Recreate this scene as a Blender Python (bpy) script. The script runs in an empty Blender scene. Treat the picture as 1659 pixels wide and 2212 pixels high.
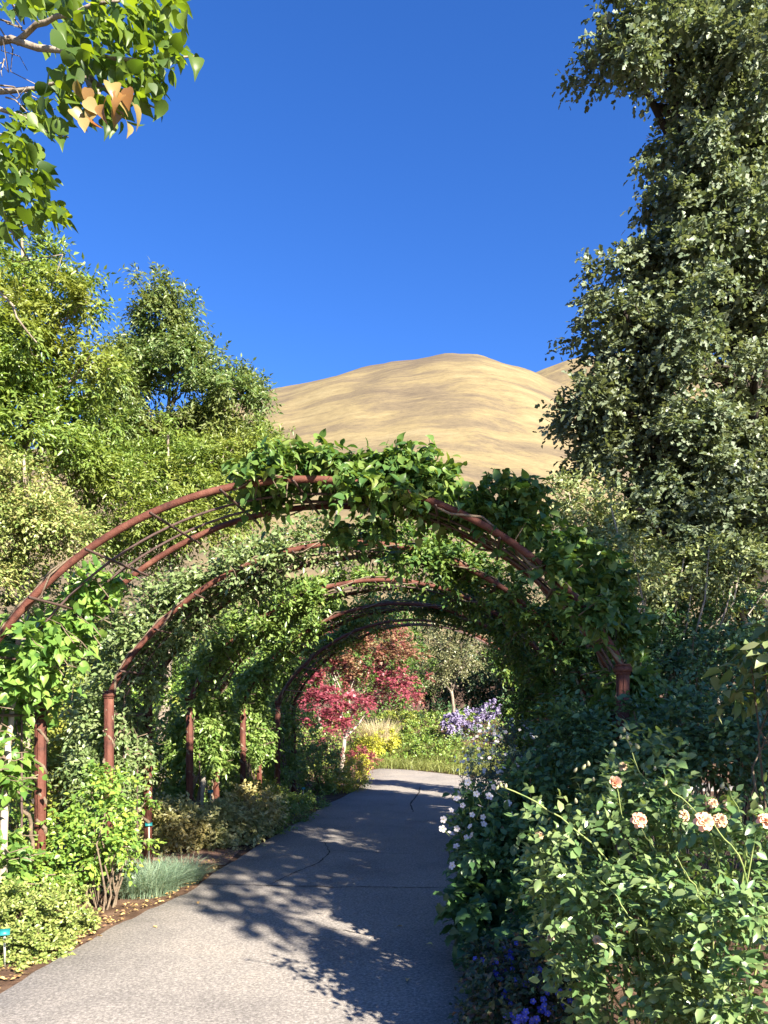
import bpy, math, random
import numpy as np
from mathutils import Vector, Matrix

# ------------------------------------------------------------------ camera, light, exposure
S = bpy.context.scene
COL = S.collection
F, CX, HY, EYE = 1665.0, 829.5, 1539.0, 1.6      # focal length and horizon, in units of a 1659 x 2212 picture
cam_d = bpy.data.cameras.new('camera'); cam = bpy.data.objects.new('camera', cam_d); COL.objects.link(cam)
cam.location = (0, 0, EYE); cam.rotation_euler = (math.radians(90), 0, 0)
cam_d.sensor_fit = 'VERTICAL'; cam_d.sensor_height = 24; cam_d.lens = F * 24 / 2212
cam_d.shift_y = (HY - 1106) / 2212
cam_d.clip_start = 0.05; cam_d.clip_end = 6000
S.camera = cam

SUN_EL = math.radians(29.0)
SUN_AZ = (0.57, -0.822)                           # horizontal direction towards the sun
w = bpy.data.worlds.new('World'); S.world = w; w.use_nodes = True
nt = w.node_tree; nt.nodes.clear()
sky = nt.nodes.new('ShaderNodeTexSky'); sky.sky_type = 'NISHITA'; sky.sun_disc = False
sky.sun_elevation = SUN_EL; sky.sun_rotation = math.atan2(SUN_AZ[0], SUN_AZ[1])
sky.altitude = 1800; sky.air_density = 1.0; sky.dust_density = 0.7; sky.ozone_density = 3.5
bg = nt.nodes.new('ShaderNodeBackground'); bg.inputs['Strength'].default_value = 0.061
ow = nt.nodes.new('ShaderNodeOutputWorld')
hs = nt.nodes.new('ShaderNodeHueSaturation'); hs.inputs['Hue'].default_value = .514; hs.inputs['Saturation'].default_value = 1.25; hs.inputs['Value'].default_value = 1.05
nt.links.new(sky.outputs[0], hs.inputs['Color']); nt.links.new(hs.outputs[0], bg.inputs['Color']); nt.links.new(bg.outputs[0], ow.inputs['Surface'])
sd = bpy.data.lights.new('sun', 'SUN'); sd.energy = 5.0; sd.angle = math.radians(0.53); sd.color = (1.0, 0.92, 0.78)
sun = bpy.data.objects.new('sun', sd); COL.objects.link(sun)
SUNV = np.array((SUN_AZ[0] * math.cos(SUN_EL), SUN_AZ[1] * math.cos(SUN_EL), math.sin(SUN_EL)))
_sv = Vector((SUN_AZ[0] * math.cos(SUN_EL), SUN_AZ[1] * math.cos(SUN_EL), math.sin(SUN_EL)))
sun.rotation_euler = _sv.to_track_quat('Z', 'Y').to_euler(); sun.location = (8, -8, 20)
S.view_settings.view_transform = 'Standard'; S.view_settings.look = 'None'
S.view_settings.exposure = 2.25; S.view_settings.gamma = 1.0; S.view_settings.use_curve_mapping = False
try:
    S.cycles.max_bounces = 12; S.cycles.diffuse_bounces = 6; S.cycles.transmission_bounces = 8
    S.cycles.transparent_max_bounces = 4; S.cycles.glossy_bounces = 2
except Exception:
    pass

# ------------------------------------------------------------------ helpers
def W(px, py, Y):
    return np.array(((px - CX) / F * Y, Y, EYE - (py - HY) / F * Y))

def nrm(a):
    return a / np.maximum(np.linalg.norm(a, axis=-1, keepdims=True), 1e-9)

def tag(o, label=None, cat=None, group=None, kind=None):
    if label: o['label'] = label
    if cat: o['category'] = cat
    if group: o['group'] = group
    if kind: o['kind'] = kind
    return o

def empty(name, loc, label, cat, group=None):
    o = bpy.data.objects.new(name, None); COL.objects.link(o); o.location = [float(v) for v in loc]
    o.empty_display_size = 0.1
    return tag(o, label, cat, group)

def link(name, me, parent=None):
    o = bpy.data.objects.new(name, me); COL.objects.link(o)
    if parent: o.parent = parent
    return o

def mesh_tris(name, V, T, mats, rnd=None, mi=None, smooth=False):
    me = bpy.data.meshes.new(name)
    V = np.asarray(V, dtype=np.float32); T = np.asarray(T, dtype=np.int32)
    me.vertices.add(len(V)); me.vertices.foreach_set('co', V.ravel())
    me.loops.add(T.size); me.loops.foreach_set('vertex_index', T.ravel())
    me.polygons.add(len(T)); me.polygons.foreach_set('loop_start', np.arange(0, T.size, T.shape[1], dtype=np.int32))
    if mi is not None: me.polygons.foreach_set('material_index', np.asarray(mi, dtype=np.int32))
    if smooth: me.polygons.foreach_set('use_smooth', np.ones(len(T), dtype=bool))
    for m in (mats if isinstance(mats, (list, tuple)) else [mats]): me.materials.append(m)
    if rnd is not None:
        a = me.attributes.new('rnd', 'FLOAT', 'POINT'); a.data.foreach_set('value', np.asarray(rnd, dtype=np.float32))
    me.update(calc_edges=True)
    return me

class MB:
    """collects tubes and boxes (quads) into one mesh"""
    def __init__(s): s.V = []; s.Q = []; s.n = 0
    def add(s, v, q):
        s.V.append(np.asarray(v, float)); s.Q.append(np.asarray(q, int) + s.n); s.n += len(v)
    def tube(s, P, R, k=6):
        P = np.asarray(P, float); n = len(P)
        R = np.broadcast_to(np.asarray(R, float), (n,)) if np.ndim(R) else np.full(n, R)
        D = nrm(np.gradient(P, axis=0))
        ref = np.array((0.31, 0.52, 0.79)) if abs(D[:, 2]).max() > .9 else np.array((0.05, 0.02, 1.0))
        X = nrm(np.cross(D, ref)); Y = np.cross(D, X)
        a = np.arange(k) / k * 2 * math.pi
        v = P[:, None] + R[:, None, None] * (np.cos(a)[None, :, None] * X[:, None] + np.sin(a)[None, :, None] * Y[:, None])
        i = np.arange(n - 1)[:, None] * k; j = np.arange(k)[None]; j2 = (j + 1) % k
        q = np.stack([i + j, i + j2, i + k + j2, i + k + j], -1).reshape(-1, 4)
        s.add(v.reshape(-1, 3), q)
        if k == 8 or k == 4 or k == 12:
            for b, f in ((0, 1), ((n - 1) * k, 0)):
                for t in range(1, k - 2, 2):
                    qq = [b, b + t, b + t + 1, b + t + 2]
                    s.Q.append(np.array([qq[::-1] if f else qq]) + s.n - len(P) * k)
    def box(s, c, h, M=None):
        c = np.asarray(c, float); h = np.asarray(h, float)
        v = np.array([[x, y, z] for z in (-1, 1) for y in (-1, 1) for x in (-1, 1)], float) * h
        if M is not None: v = v @ np.asarray(M).T
        s.add(v + c, [[0, 2, 3, 1], [4, 5, 7, 6], [0, 1, 5, 4], [2, 6, 7, 3], [0, 4, 6, 2], [1, 3, 7, 5]])
    def build(s, name, mat, parent=None, org=(0, 0, 0), smooth=True):
        me = mesh_tris(name, np.concatenate(s.V) - np.asarray(org, float), np.concatenate(s.Q), mat, smooth=smooth)
        return link(name, me, parent)

# ------------------------------------------------------------------ materials
def newmat(name):
    m = bpy.data.materials.new(name); m.use_nodes = True; t = m.node_tree; t.nodes.clear()
    o = t.nodes.new('ShaderNodeOutputMaterial')
    return m, t, o

def N(t, kind, **kw):
    n = t.nodes.new(kind)
    for k, v in kw.items():
        if k in n.inputs: n.inputs[k].default_value = v
        else: setattr(n, k, v)
    return n

def ramp(t, stops, fac):
    r = t.nodes.new('ShaderNodeValToRGB'); e = r.color_ramp.elements
    while len(e) < len(stops): e.new(0.5)
    for i, (p, c) in enumerate(stops):
        e[i].position = p; e[i].color = (*c, 1) if len(c) == 3 else c
    t.links.new(fac, r.inputs[0]); return r

def mat_leaf(name, cols, patch=None, patch_scale=1.2, patch_amt=0.55, LB=1.4, trans=0.33, rough=0.40, spec=0.5, tr_tint=(1.25, 1.2, .55), objrand=True):
    """per-leaf colour from the rnd attribute + a random per object, plants' own patches of another hue"""
    m, t, o = newmat(name); L = t.links.new
    at = N(t, 'ShaderNodeAttribute', attribute_name='rnd'); oi = N(t, 'ShaderNodeObjectInfo')
    ad = N(t, 'ShaderNodeMath', operation='ADD'); fr = N(t, 'ShaderNodeMath', operation='FRACT')
    L(at.outputs['Fac'], ad.inputs[0]); ad.inputs[1].default_value = 0
    if objrand: L(oi.outputs['Random'], ad.inputs[1]); L(ad.outputs[0], fr.inputs[0])
    cols = [(c[0] * LB, c[1] * LB, c[2] * LB * 1.15) for c in cols]
    n = len(cols)
    r = ramp(t, [(i / max(1, n - 1), c) for i, c in enumerate(cols)], fr.outputs[0])
    col = r.outputs[0]
    if patch:
        ge = N(t, 'ShaderNodeNewGeometry')
        no = N(t, 'ShaderNodeTexNoise', Scale=patch_scale, Detail=2.0); L(ge.outputs['Position'], no.inputs['Vector'])
        mr = N(t, 'ShaderNodeMapRange'); mr.inputs[1].default_value = .48; mr.inputs[2].default_value = .66
        mr.inputs[4].default_value = patch_amt; L(no.outputs[0], mr.inputs[0])
        mx = N(t, 'ShaderNodeMixRGB'); mx.inputs[2].default_value = (*patch, 1)
        L(mr.outputs[0], mx.inputs[0]); L(col, mx.inputs[1]); col = mx.outputs[0]
    p = N(t, 'ShaderNodeBsdfPrincipled', Roughness=rough)
    p.inputs['Specular IOR Level'].default_value = spec
    L(col, p.inputs['Base Color'])
    tr = N(t, 'ShaderNodeBsdfTranslucent'); tm = N(t, 'ShaderNodeMixRGB', blend_type='MULTIPLY')
    tm.inputs[0].default_value = 1; tm.inputs[2].default_value = (*tr_tint, 1); L(col, tm.inputs[1]); L(tm.outputs[0], tr.inputs[0])
    ms = N(t, 'ShaderNodeMixShader'); ms.inputs[0].default_value = trans
    L(p.outputs[0], ms.inputs[1]); L(tr.outputs[0], ms.inputs[2]); L(ms.outputs[0], o.inputs[0])
    return m

def mat_noise(name, cols, scale=8, detail=5, rough=.8, bump=.0, bscale=60, spec=.3, stretch=(1, 1, 1)):
    m, t, o = newmat(name); L = t.links.new
    tc = N(t, 'ShaderNodeTexCoord'); mp = N(t, 'ShaderNodeMapping'); mp.inputs['Scale'].default_value = stretch
    L(tc.outputs['Object'], mp.inputs[0])
    no = N(t, 'ShaderNodeTexNoise', Scale=scale, Detail=detail, Roughness=.6); L(mp.outputs[0], no.inputs['Vector'])
    r = ramp(t, [(.3 + .4 * i / max(1, len(cols) - 1), c) for i, c in enumerate(cols)], no.outputs[0])
    p = N(t, 'ShaderNodeBsdfPrincipled', Roughness=rough); p.inputs['Specular IOR Level'].default_value = spec
    L(r.outputs[0], p.inputs['Base Color'])
    if bump:
        n2 = N(t, 'ShaderNodeTexNoise', Scale=bscale, Detail=4.0); L(mp.outputs[0], n2.inputs['Vector'])
        b = N(t, 'ShaderNodeBump', Strength=bump, Distance=.02); L(n2.outputs[0], b.inputs['Height']); L(b.outputs[0], p.inputs['Normal'])
    L(p.outputs[0], o.inputs[0])
    return m

M = {}
M['rust'] = mat_noise('rust', [(.035, .013, .010), (.080, .027, .018), (.105, .038, .025), (.145, .062, .040)], 9, 6, .72, .3, 90, .22)
M['rod'] = mat_noise('rod', [(.06, .036, .03), (.10, .062, .052)], 14, 4, .6, .2, 90, .35)
M['bark'] = mat_noise('bark', [(.10, .075, .055), (.20, .16, .125), (.30, .26, .21)], 10, 6, .9, .5, 40, .2, (1, 1, .3))
M['pale_bark'] = mat_noise('pale_bark', [(.22, .18, .14), (.40, .35, .29)], 9, 5, .9, .4, 40, .2, (1, 1, .3))
M['dark_bark'] = mat_noise('dark_bark', [(.022, .017, .014), (.05, .04, .032)], 10, 5, .9, .5, 40, .2, (1, 1, .3))
M['cane'] = mat_noise('cane', [(.09, .14, .035), (.22, .25, .08)], 12, 3, .6, 0, 40, .3)
M['vine_stem'] = mat_noise('vine_stem', [(.09, .065, .045), (.19, .145, .10)], 12, 4, .9, .4, 60, .2)
M['soil'] = mat_noise('soil', [(.045, .028, .018), (.10, .06, .04), (.17, .11, .075)], 5, 8, .95, .7, 45, .1)
M['dirt_path'] = mat_noise('dirt_path', [(.24, .14, .10), (.33, .21, .155)], 6, 8, .95, .5, 80, .1)
M['crack'] = mat_noise('crack', [(.012, .011, .012), (.03, .028, .028)], 20, 2, .9)
M['teal_plate'] = mat_noise('teal_plate', [(.01, .13, .14), (.014, .16, .165)], 6, 2, .45, 0, 10, .5)
M['stake'] = mat_noise('stake', [(.33, .34, .28), (.46, .46, .38)], 20, 2, .5)
M['pole_grey'] = mat_noise('pole_grey', [(.13, .12, .115), (.18, .165, .155)], 5, 2, .5)

# leaves: (base colours)
M['euonymus'] = mat_leaf('euonymus', LB=1.05, cols=[(.10, .15, .03), (.17, .22, .045), (.28, .30, .08), (.14, .19, .035)], trans=.25)
M['rose_left'] = mat_leaf('rose_left', [(.06, .12, .02), (.11, .19, .03), (.15, .225, .035), (.20, .245, .035)], trans=.38)
M['under_shrub'] = mat_leaf('under_shrub', [(.06, .10, .02), (.12, .17, .03), (.20, .22, .04), (.09, .14, .025)], (.28, .25, .03), 1.1, .6)
M['pale_shrub'] = mat_leaf('pale_shrub', [(.17, .18, .06), (.26, .26, .09), (.33, .30, .12), (.12, .15, .04)], (.32, .21, .07), 1.5, .45, trans=.25)
M['low_green'] = mat_leaf('low_green', [(.06, .11, .018), (.11, .17, .025), (.17, .20, .04)], trans=.3)
M['yellow_shrub'] = mat_leaf('yellow_shrub', LB=1.0, cols=[(.24, .26, .02), (.36, .35, .03), (.42, .40, .06)], trans=.3)
M['mid_green'] = mat_leaf('mid_green', [(.035, .08, .015), (.06, .12, .022), (.10, .17, .03), (.05, .10, .02)], (.14, .17, .03), .8, .5)
M['ash'] = mat_leaf('ash', [(.055, .095, .018), (.095, .145, .025), (.14, .18, .04), (.11, .16, .03)], (.22, .22, .045), .55, .6, trans=.4, LB=1.55, rough=.36, spec=.45)
M['ash_dark'] = mat_leaf('ash_dark', [(.045, .08, .02), (.075, .12, .03), (.14, .165, .06), (.08, .125, .035)], (.17, .17, .05), .55, .5, trans=.36, LB=1.45, rough=.36, spec=.45)
M['autumn'] = mat_leaf('autumn', [(.10, .15, .032), (.15, .19, .045), (.22, .225, .07), (.20, .17, .06)], (.11, .17, .035), .9, .65, trans=.3)
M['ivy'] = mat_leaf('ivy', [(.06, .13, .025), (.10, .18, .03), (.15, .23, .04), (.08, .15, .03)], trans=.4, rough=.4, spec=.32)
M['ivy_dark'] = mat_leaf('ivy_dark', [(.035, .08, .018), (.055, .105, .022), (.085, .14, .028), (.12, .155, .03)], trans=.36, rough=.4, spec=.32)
M['silver_vine'] = mat_leaf('silver_vine', [(.07, .11, .032), (.105, .15, .045), (.16, .19, .075), (.085, .125, .036)], trans=.33, rough=.35, spec=.5)
M['green_vine'] = mat_leaf('green_vine', [(.06, .11, .02), (.10, .16, .03), (.15, .20, .045), (.08, .13, .025)], trans=.33, rough=.36, spec=.45)
M['oak'] = mat_leaf('oak', LB=1.7, cols=[(.055, .078, .036), (.082, .107, .053), (.125, .145, .085), (.065, .09, .042)], patch=(.15, .165, .09), patch_scale=.55, patch_amt=.4, trans=.3, rough=.42, spec=.35)
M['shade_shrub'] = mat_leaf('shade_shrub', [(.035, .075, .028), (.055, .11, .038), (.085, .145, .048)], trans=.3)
M['olive_shaded'] = mat_leaf('olive_shaded', LB=1.0, cols=[(.10, .11, .04), (.15, .155, .06), (.19, .18, .08)], trans=.25)  # olive leaves in darker colours, standing in for the far tree's partial shade
M['olive'] = mat_leaf('olive', [(.10, .135, .045), (.155, .185, .065), (.22, .235, .10)], trans=.25)
M['big_leaf'] = mat_leaf('big_leaf', [(.06, .11, .03), (.12, .16, .05), (.20, .21, .08), (.035, .08, .035)], trans=.35)
M['rose'] = mat_leaf('rose', [(.06, .115, .034), (.095, .155, .048), (.15, .195, .07), (.075, .135, .038)], (.19, .21, .07), 2.2, .4, trans=.34, rough=.32, spec=.6)
M['anemone'] = mat_leaf('anemone', [(.03, .07, .02), (.05, .10, .028), (.07, .125, .036)], trans=.3)
M['aster_green'] = mat_leaf('aster_green', [(.05, .085, .05), (.075, .11, .065), (.10, .13, .085)], trans=.25)
M['grape'] = mat_leaf('grape', [(.02, .055, .018), (.035, .08, .022), (.05, .10, .025)], trans=.3)
M['plumbago'] = mat_leaf('plumbago', [(.025, .045, .018), (.04, .065, .022), (.075, .04, .025)], trans=.25)
M['red_maple'] = mat_leaf('red_maple', [(.26, .045, .06), (.34, .075, .095), (.40, .115, .13), (.28, .06, .065)], LB=.8, trans=.36, tr_tint=(1.2, .7, .7))
M['red_maple_dark'] = mat_leaf('red_maple_dark', LB=1.0, cols=[(.16, .04, .045), (.24, .065, .06), (.28, .10, .07)], patch=(.26, .14, .07), patch_scale=.7, patch_amt=.6, trans=.34, tr_tint=(1.2, .8, .6))
M['orange_maple'] = mat_leaf('orange_maple', [(.27, .13, .07), (.31, .19, .085), (.32, .23, .10), (.25, .085, .07)], (.31, .09, .09), .8, .6, LB=.8, trans=.34, tr_tint=(1.2, .9, .6))
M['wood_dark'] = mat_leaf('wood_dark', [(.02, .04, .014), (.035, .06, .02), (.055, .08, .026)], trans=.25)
M['lavender'] = mat_leaf('lavender', LB=.85, cols=[(.24, .19, .30), (.32, .27, .38), (.40, .35, .44)], trans=.3, tr_tint=(1, 1, 1))
M['tan_grass'] = mat_leaf('tan_grass', [(.30, .24, .13), (.40, .33, .20), (.26, .26, .10)], trans=.3)
M['blue_grass'] = mat_leaf('blue_grass', [(.09, .15, .08), (.14, .20, .12), (.20, .24, .13)], trans=.3)
M['meadow_grass'] = mat_leaf('meadow_grass', [(.13, .15, .035), (.18, .19, .05), (.10, .125, .03)], (.09, .13, .03), .5, .5, trans=.3)
M['tulip_leaf'] = mat_leaf('tulip_leaf', [(.03, .06, .012), (.06, .10, .015), (.10, .145, .018), (.04, .075, .014)], trans=.5, rough=.42, spec=.35, tr_tint=(1.9, 1.7, .4))
M['gold_leaf'] = mat_leaf('gold_leaf', LB=1.0, cols=[(.25, .185, .05), (.28, .215, .075), (.26, .20, .06), (.26, .10, .025), (.25, .19, .06)], trans=.4, tr_tint=(1.2, 1, .6))
M['petal_white'] = mat_leaf('petal_white', LB=1.0, cols=[(.66, .60, .48), (.76, .70, .58), (.70, .56, .50)], trans=.25, tr_tint=(1, 1, 1))
M['petal_peach'] = mat_leaf('petal_peach', LB=1.0, objrand=False, cols=[(.72, .20, .05), (.74, .36, .14), (.74, .52, .36), (.72, .60, .52)], trans=.25, tr_tint=(1.1, .9, .8))
M['petal_faded'] = mat_leaf('petal_faded', LB=1.0, objrand=False, cols=[(.50, .22, .10), (.55, .38, .20), (.60, .50, .34)], trans=.25, tr_tint=(1.1, .9, .8))
M['petal_blue'] = mat_leaf('petal_blue', LB=1.0, cols=[(.04, .045, .26), (.065, .07, .36), (.11, .10, .42)], trans=.25, tr_tint=(1, 1, 1))
M['bud'] = mat_leaf('bud', LB=.8, cols=[(.28, .28, .12), (.42, .38, .22), (.24, .28, .10)], trans=.25)
M['stamen'] = mat_noise('stamen', [(.55, .38, .04), (.60, .45, .06)], 30, 2, .7)
M['dry_brush'] = mat_leaf('dry_brush', [(.07, .06, .03), (.10, .085, .045), (.06, .065, .03)], LB=1.0, trans=.2)
M['dead_leaf'] = mat_leaf('dead_leaf', [(.34, .22, .08), (.42, .30, .10), (.22, .12, .06), (.50, .40, .12)], trans=.2)

# ------------------------------------------------------------------ leaf shapes: y from base to tip, x across, z up
def sym(out, mid):
    """outline half (x>0) + midrib points -> symmetric triangle leaf"""
    mid = [np.array(p, float) for p in mid]; out = [np.array(p, float) for p in out]
    V = mid + out + [p * (-1, 1, 1) for p in out]; nm, no = len(mid), len(out)
    chain = [0] + [nm + i for i in range(no)] + [nm - 1]
    T = []
    def side(ch, flip):
        i, j = 0, 0
        ml = list(range(nm))
        while i < len(ch) - 1 or j < nm - 1:       # zip outline with midrib
            adv = i < len(ch) - 1 and (j >= nm - 1 or V[ch[i + 1]][1] <= V[ml[j + 1]][1] + .02)
            if adv: t = (ml[j], ch[i], ch[i + 1]); i += 1
            else: t = (ml[j], ch[i], ml[j + 1]); j += 1
            if len(set(t)) == 3: T.append(t[::-1] if flip else t)
    side(chain, False); side([c if c < nm else c + no for c in chain], True)
    return np.array(V), np.array(T)

LEAF = {}
LEAF['diamond'] = sym([(.26, .45, .07)], [(0, 0, 0), (0, 1, -.06)])
LEAF['lance'] = sym([(.19, .42, .06)], [(0, 0, 0), (0, 1, -.10)])
LEAF['ovate'] = sym([(.27, .28, .07), (.27, .6, .06)], [(0, 0, 0), (0, .5, 0), (0, 1, -.10)])
LEAF['round'] = sym([(.34, .22, .07), (.40, .55, .08), (.24, .85, .03)], [(0, 0, 0), (0, .5, 0), (0, 1, -.05)])
LEAF['heart'] = sym([(.20, -.03, .04), (.36, .10, .08), (.41, .30, .09), (.31, .58, .06), (.13, .83, -.02)],
                    [(0, 0, 0), (0, .35, -.01), (0, .7, -.04), (0, 1.05, -.16)])
LEAF['oak'] = sym([(.32, .28, .07), (.13, .46, .02), (.36, .70, .05)], [(0, 0, 0), (0, 1, -.08)])
LEAF['palm'] = sym([(.16, .14, .02), (.50, .05, 0), (.22, .32, .05), (.52, .55, -.03), (.14, .52, .04)],
                   [(0, 0, 0), (0, .4, .02), (0, 1, -.08)])
LEAF['grape'] = sym([(.30, -.12, .02), (.50, .10, .05), (.36, .28, .06), (.55, .48, .02), (.30, .60, .06), (.20, .82, .0)],
                    [(0, 0, 0), (0, .35, .0), (0, .7, 0), (0, 1, -.08)])
LEAF['floret'] = (np.array([(0, 0, 0), (.5, .0, .15), (.15, .48, .15), (-.4, .3, .15), (-.4, -.3, .15), (.15, -.48, .15)], float),
                  np.array([(0, 1, 2), (0, 2, 3), (0, 3, 4), (0, 4, 5), (0, 5, 1)]))

def leaves_mesh(name, tmpl, P, X, A, Nn, Sc, rng, mat, org):
    tv, tt = LEAF[tmpl]; n = len(P); k = len(tv)
    cz = rng.uniform(.2, 2.2, n); wx = rng.uniform(.8, 1.15, n)
    V = P[:, None] + Sc[:, None, None] * (tv[None, :, :1] * wx[:, None, None] * X[:, None] + tv[None, :, 1:2] * A[:, None]
                                         + tv[None, :, 2:] * cz[:, None, None] * Nn[:, None])
    T = (tt[None] + (np.arange(n) * k)[:, None, None]).reshape(-1, 3)
    return mesh_tris(name, (V - np.asarray(org)).reshape(-1, 3), T, mat, np.repeat(rng.random(n), k))

_proto = {}
def leaf_proto(tmpl, matname, i, part):
    key = (tmpl, matname, i, part)
    if key not in _proto:
        tv, tt = LEAF[tmpl]; v = tv.copy(); c = (.5, 1.3, 2.2, .9, 1.7)[i]
        v[:, 2] *= c; v[:, 2] -= (c - .9) * .12 * v[:, 1] ** 2; v[:, 2] += (.0, .5, -.4, .3, -.6)[i] * v[:, 0] * v[:, 1] - (.1, .3, .05, .45, .2)[i] * .5 * v[:, 1] ** 2; v[:, 0] = v[:, 0] * (1.0, .85, 1.08, .92, .75)[i] + (.06, -.1, .0, .12, -.05)[i] * v[:, 1] ** 2
        _proto[key] = mesh_tris(part, v, tt, M[matname])
    return _proto[key]

def sprays(rng, C, D, L, m, size, droop=.25, side=.8, leafdroop=.25, up=.9, jit=.5):
    K = len(C); t = (np.arange(m) + .6) / m
    Ls = L * rng.uniform(.6, 1.25, K)
    P = C[:, None] + D[:, None] * (t[None, :, None] * Ls[:, None, None])
    P[..., 2] -= droop * (t ** 2)[None] * Ls[:, None]
    sv = nrm(np.cross(D, np.array((0, 0, 1.0))) + rng.normal(0, .35, (K, 3)))
    sg = np.where(np.arange(m) % 2 == 0, 1.0, -1.0)
    A = D[:, None] * (.35 + .5 * t[None, :, None]) + side * sg[None, :, None] * sv[:, None] + rng.normal(0, .35, (K, m, 3))
    A[..., 2] -= leafdroop; A = nrm(A)
    n0 = rng.normal(0, jit, (K, m, 3)) + D[:, None] * .35 + SUNV * .55; n0[..., 2] += up
    X = nrm(np.cross(A, n0)); Nn = np.cross(X, A)
    sc = size * rng.uniform(.6, 1.2, (K, m))
    f = lambda a: a.reshape(-1, 3)
    return f(P), f(X), f(A), f(Nn), sc.ravel()

def rand_unit(rng, n):
    return nrm(rng.normal(0, 1, (n, 3)))

def lobe_world(l):
    px, py, Y, rx, ry, rd = l[:6]
    return W(px, py, Y), np.array((rx / F * Y, rd, ry / F * Y))

def lobe_points(rng, lobes, n, hollow=.28, zmin=.03):
    Cs, Rs = zip(*[lobe_world(l) for l in lobes]); Cs = np.array(Cs); Rs = np.array(Rs)
    wt = np.array([(r[0] * r[1] * r[2]) ** .67 * (l[6] if len(l) > 6 else 1) for r, l in zip(Rs, lobes)]); wt /= wt.sum()
    i = rng.choice(len(lobes), n, p=wt)
    d = rand_unit(rng, n); r = rng.random(n) ** hollow
    ph = np.arange(len(lobes)) * 1.7
    lump = 1 + .13 * np.sin(5 * d[:, 0] + ph[i]) * np.sin(4 * d[:, 2] + 2 * ph[i]) + .1 * np.sin(9 * d[:, 2] + 7 * d[:, 1] + ph[i])
    r = r * np.where(rng.random(n) < .14, rng.uniform(1.05, 1.38, n), 1.0)
    P = Cs[i] + d * Rs[i] * (r * lump)[:, None]
    P[:, 2] = np.maximum(P[:, 2], zmin)
    return P, d, i

def subdivide(lobes, k, seed, f=.42, flat=.62):
    rng = np.random.default_rng(seed); out = []
    for l in lobes:
        for q in range(k):
            d = rand_unit(rng, 1)[0]; t = rng.random() ** .4 * .85; g = f * rng.uniform(.65, 1.25)
            out.append((l[0] + d[0] * l[3] * t, l[1] + d[2] * l[4] * t, l[2] + d[1] * l[5] * t, l[3] * g, l[4] * g * flat, l[5] * g))
    return out

def add_leaves(root, tmpl, data, rng, matname, parts=0, part='leaf', rest='foliage'):
    P, X, A, Nn, Sc = data; org = np.array(root.location)
    keep = np.ones(len(P), bool)
    if parts:
        Yd = np.maximum(P[:, 1], .3)
        px = CX + P[:, 0] / Yd * F; py = HY - (P[:, 2] - EYE) / Yd * F
        vis = (px > -10) & (px < 1670) & (py > -10) & (py < 2222) & (P[:, 1] > .5)
        score = np.where(vis, Sc / Yd, 0) * rng.uniform(.75, 1.25, len(P)) / (1 + .25 * (P[:, 1] - P[vis, 1].min() if vis.any() else 0))
        idx = np.argsort(-score)[:parts]; idx = idx[score[idx] > 0]
        keep[idx] = False
        for j, q in enumerate(idx):
            o = bpy.data.objects.new(part, leaf_proto(tmpl, matname, j % 5, part)); COL.objects.link(o); o.parent = root
            s = float(Sc[q]); l = P[q] - org
            o.matrix_basis = Matrix(((X[q, 0] * s, A[q, 0] * s, Nn[q, 0] * s, l[0]), (X[q, 1] * s, A[q, 1] * s, Nn[q, 1] * s, l[1]),
                                     (X[q, 2] * s, A[q, 2] * s, Nn[q, 2] * s, l[2]), (0, 0, 0, 1)))
    if keep.any():
        me = leaves_mesh(rest, tmpl, P[keep], X[keep], A[keep], Nn[keep], Sc[keep], rng, M[matname], org)
        tag(link(rest, me, root), kind='stuff')

def bend(a, b, rng, k=5, wob=.08, sag=0.):
    a = np.asarray(a, float); b = np.asarray(b, float); t = np.linspace(0, 1, k)[:, None]
    d = np.linalg.norm(b - a); P = a + (b - a) * t
    off = rng.normal(0, wob * d, (k, 3)); off *= np.sin(math.pi * t); P += off
    P[:, 2] += (np.sin(math.pi * t[:, 0])) * sag * d
    return P

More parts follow.
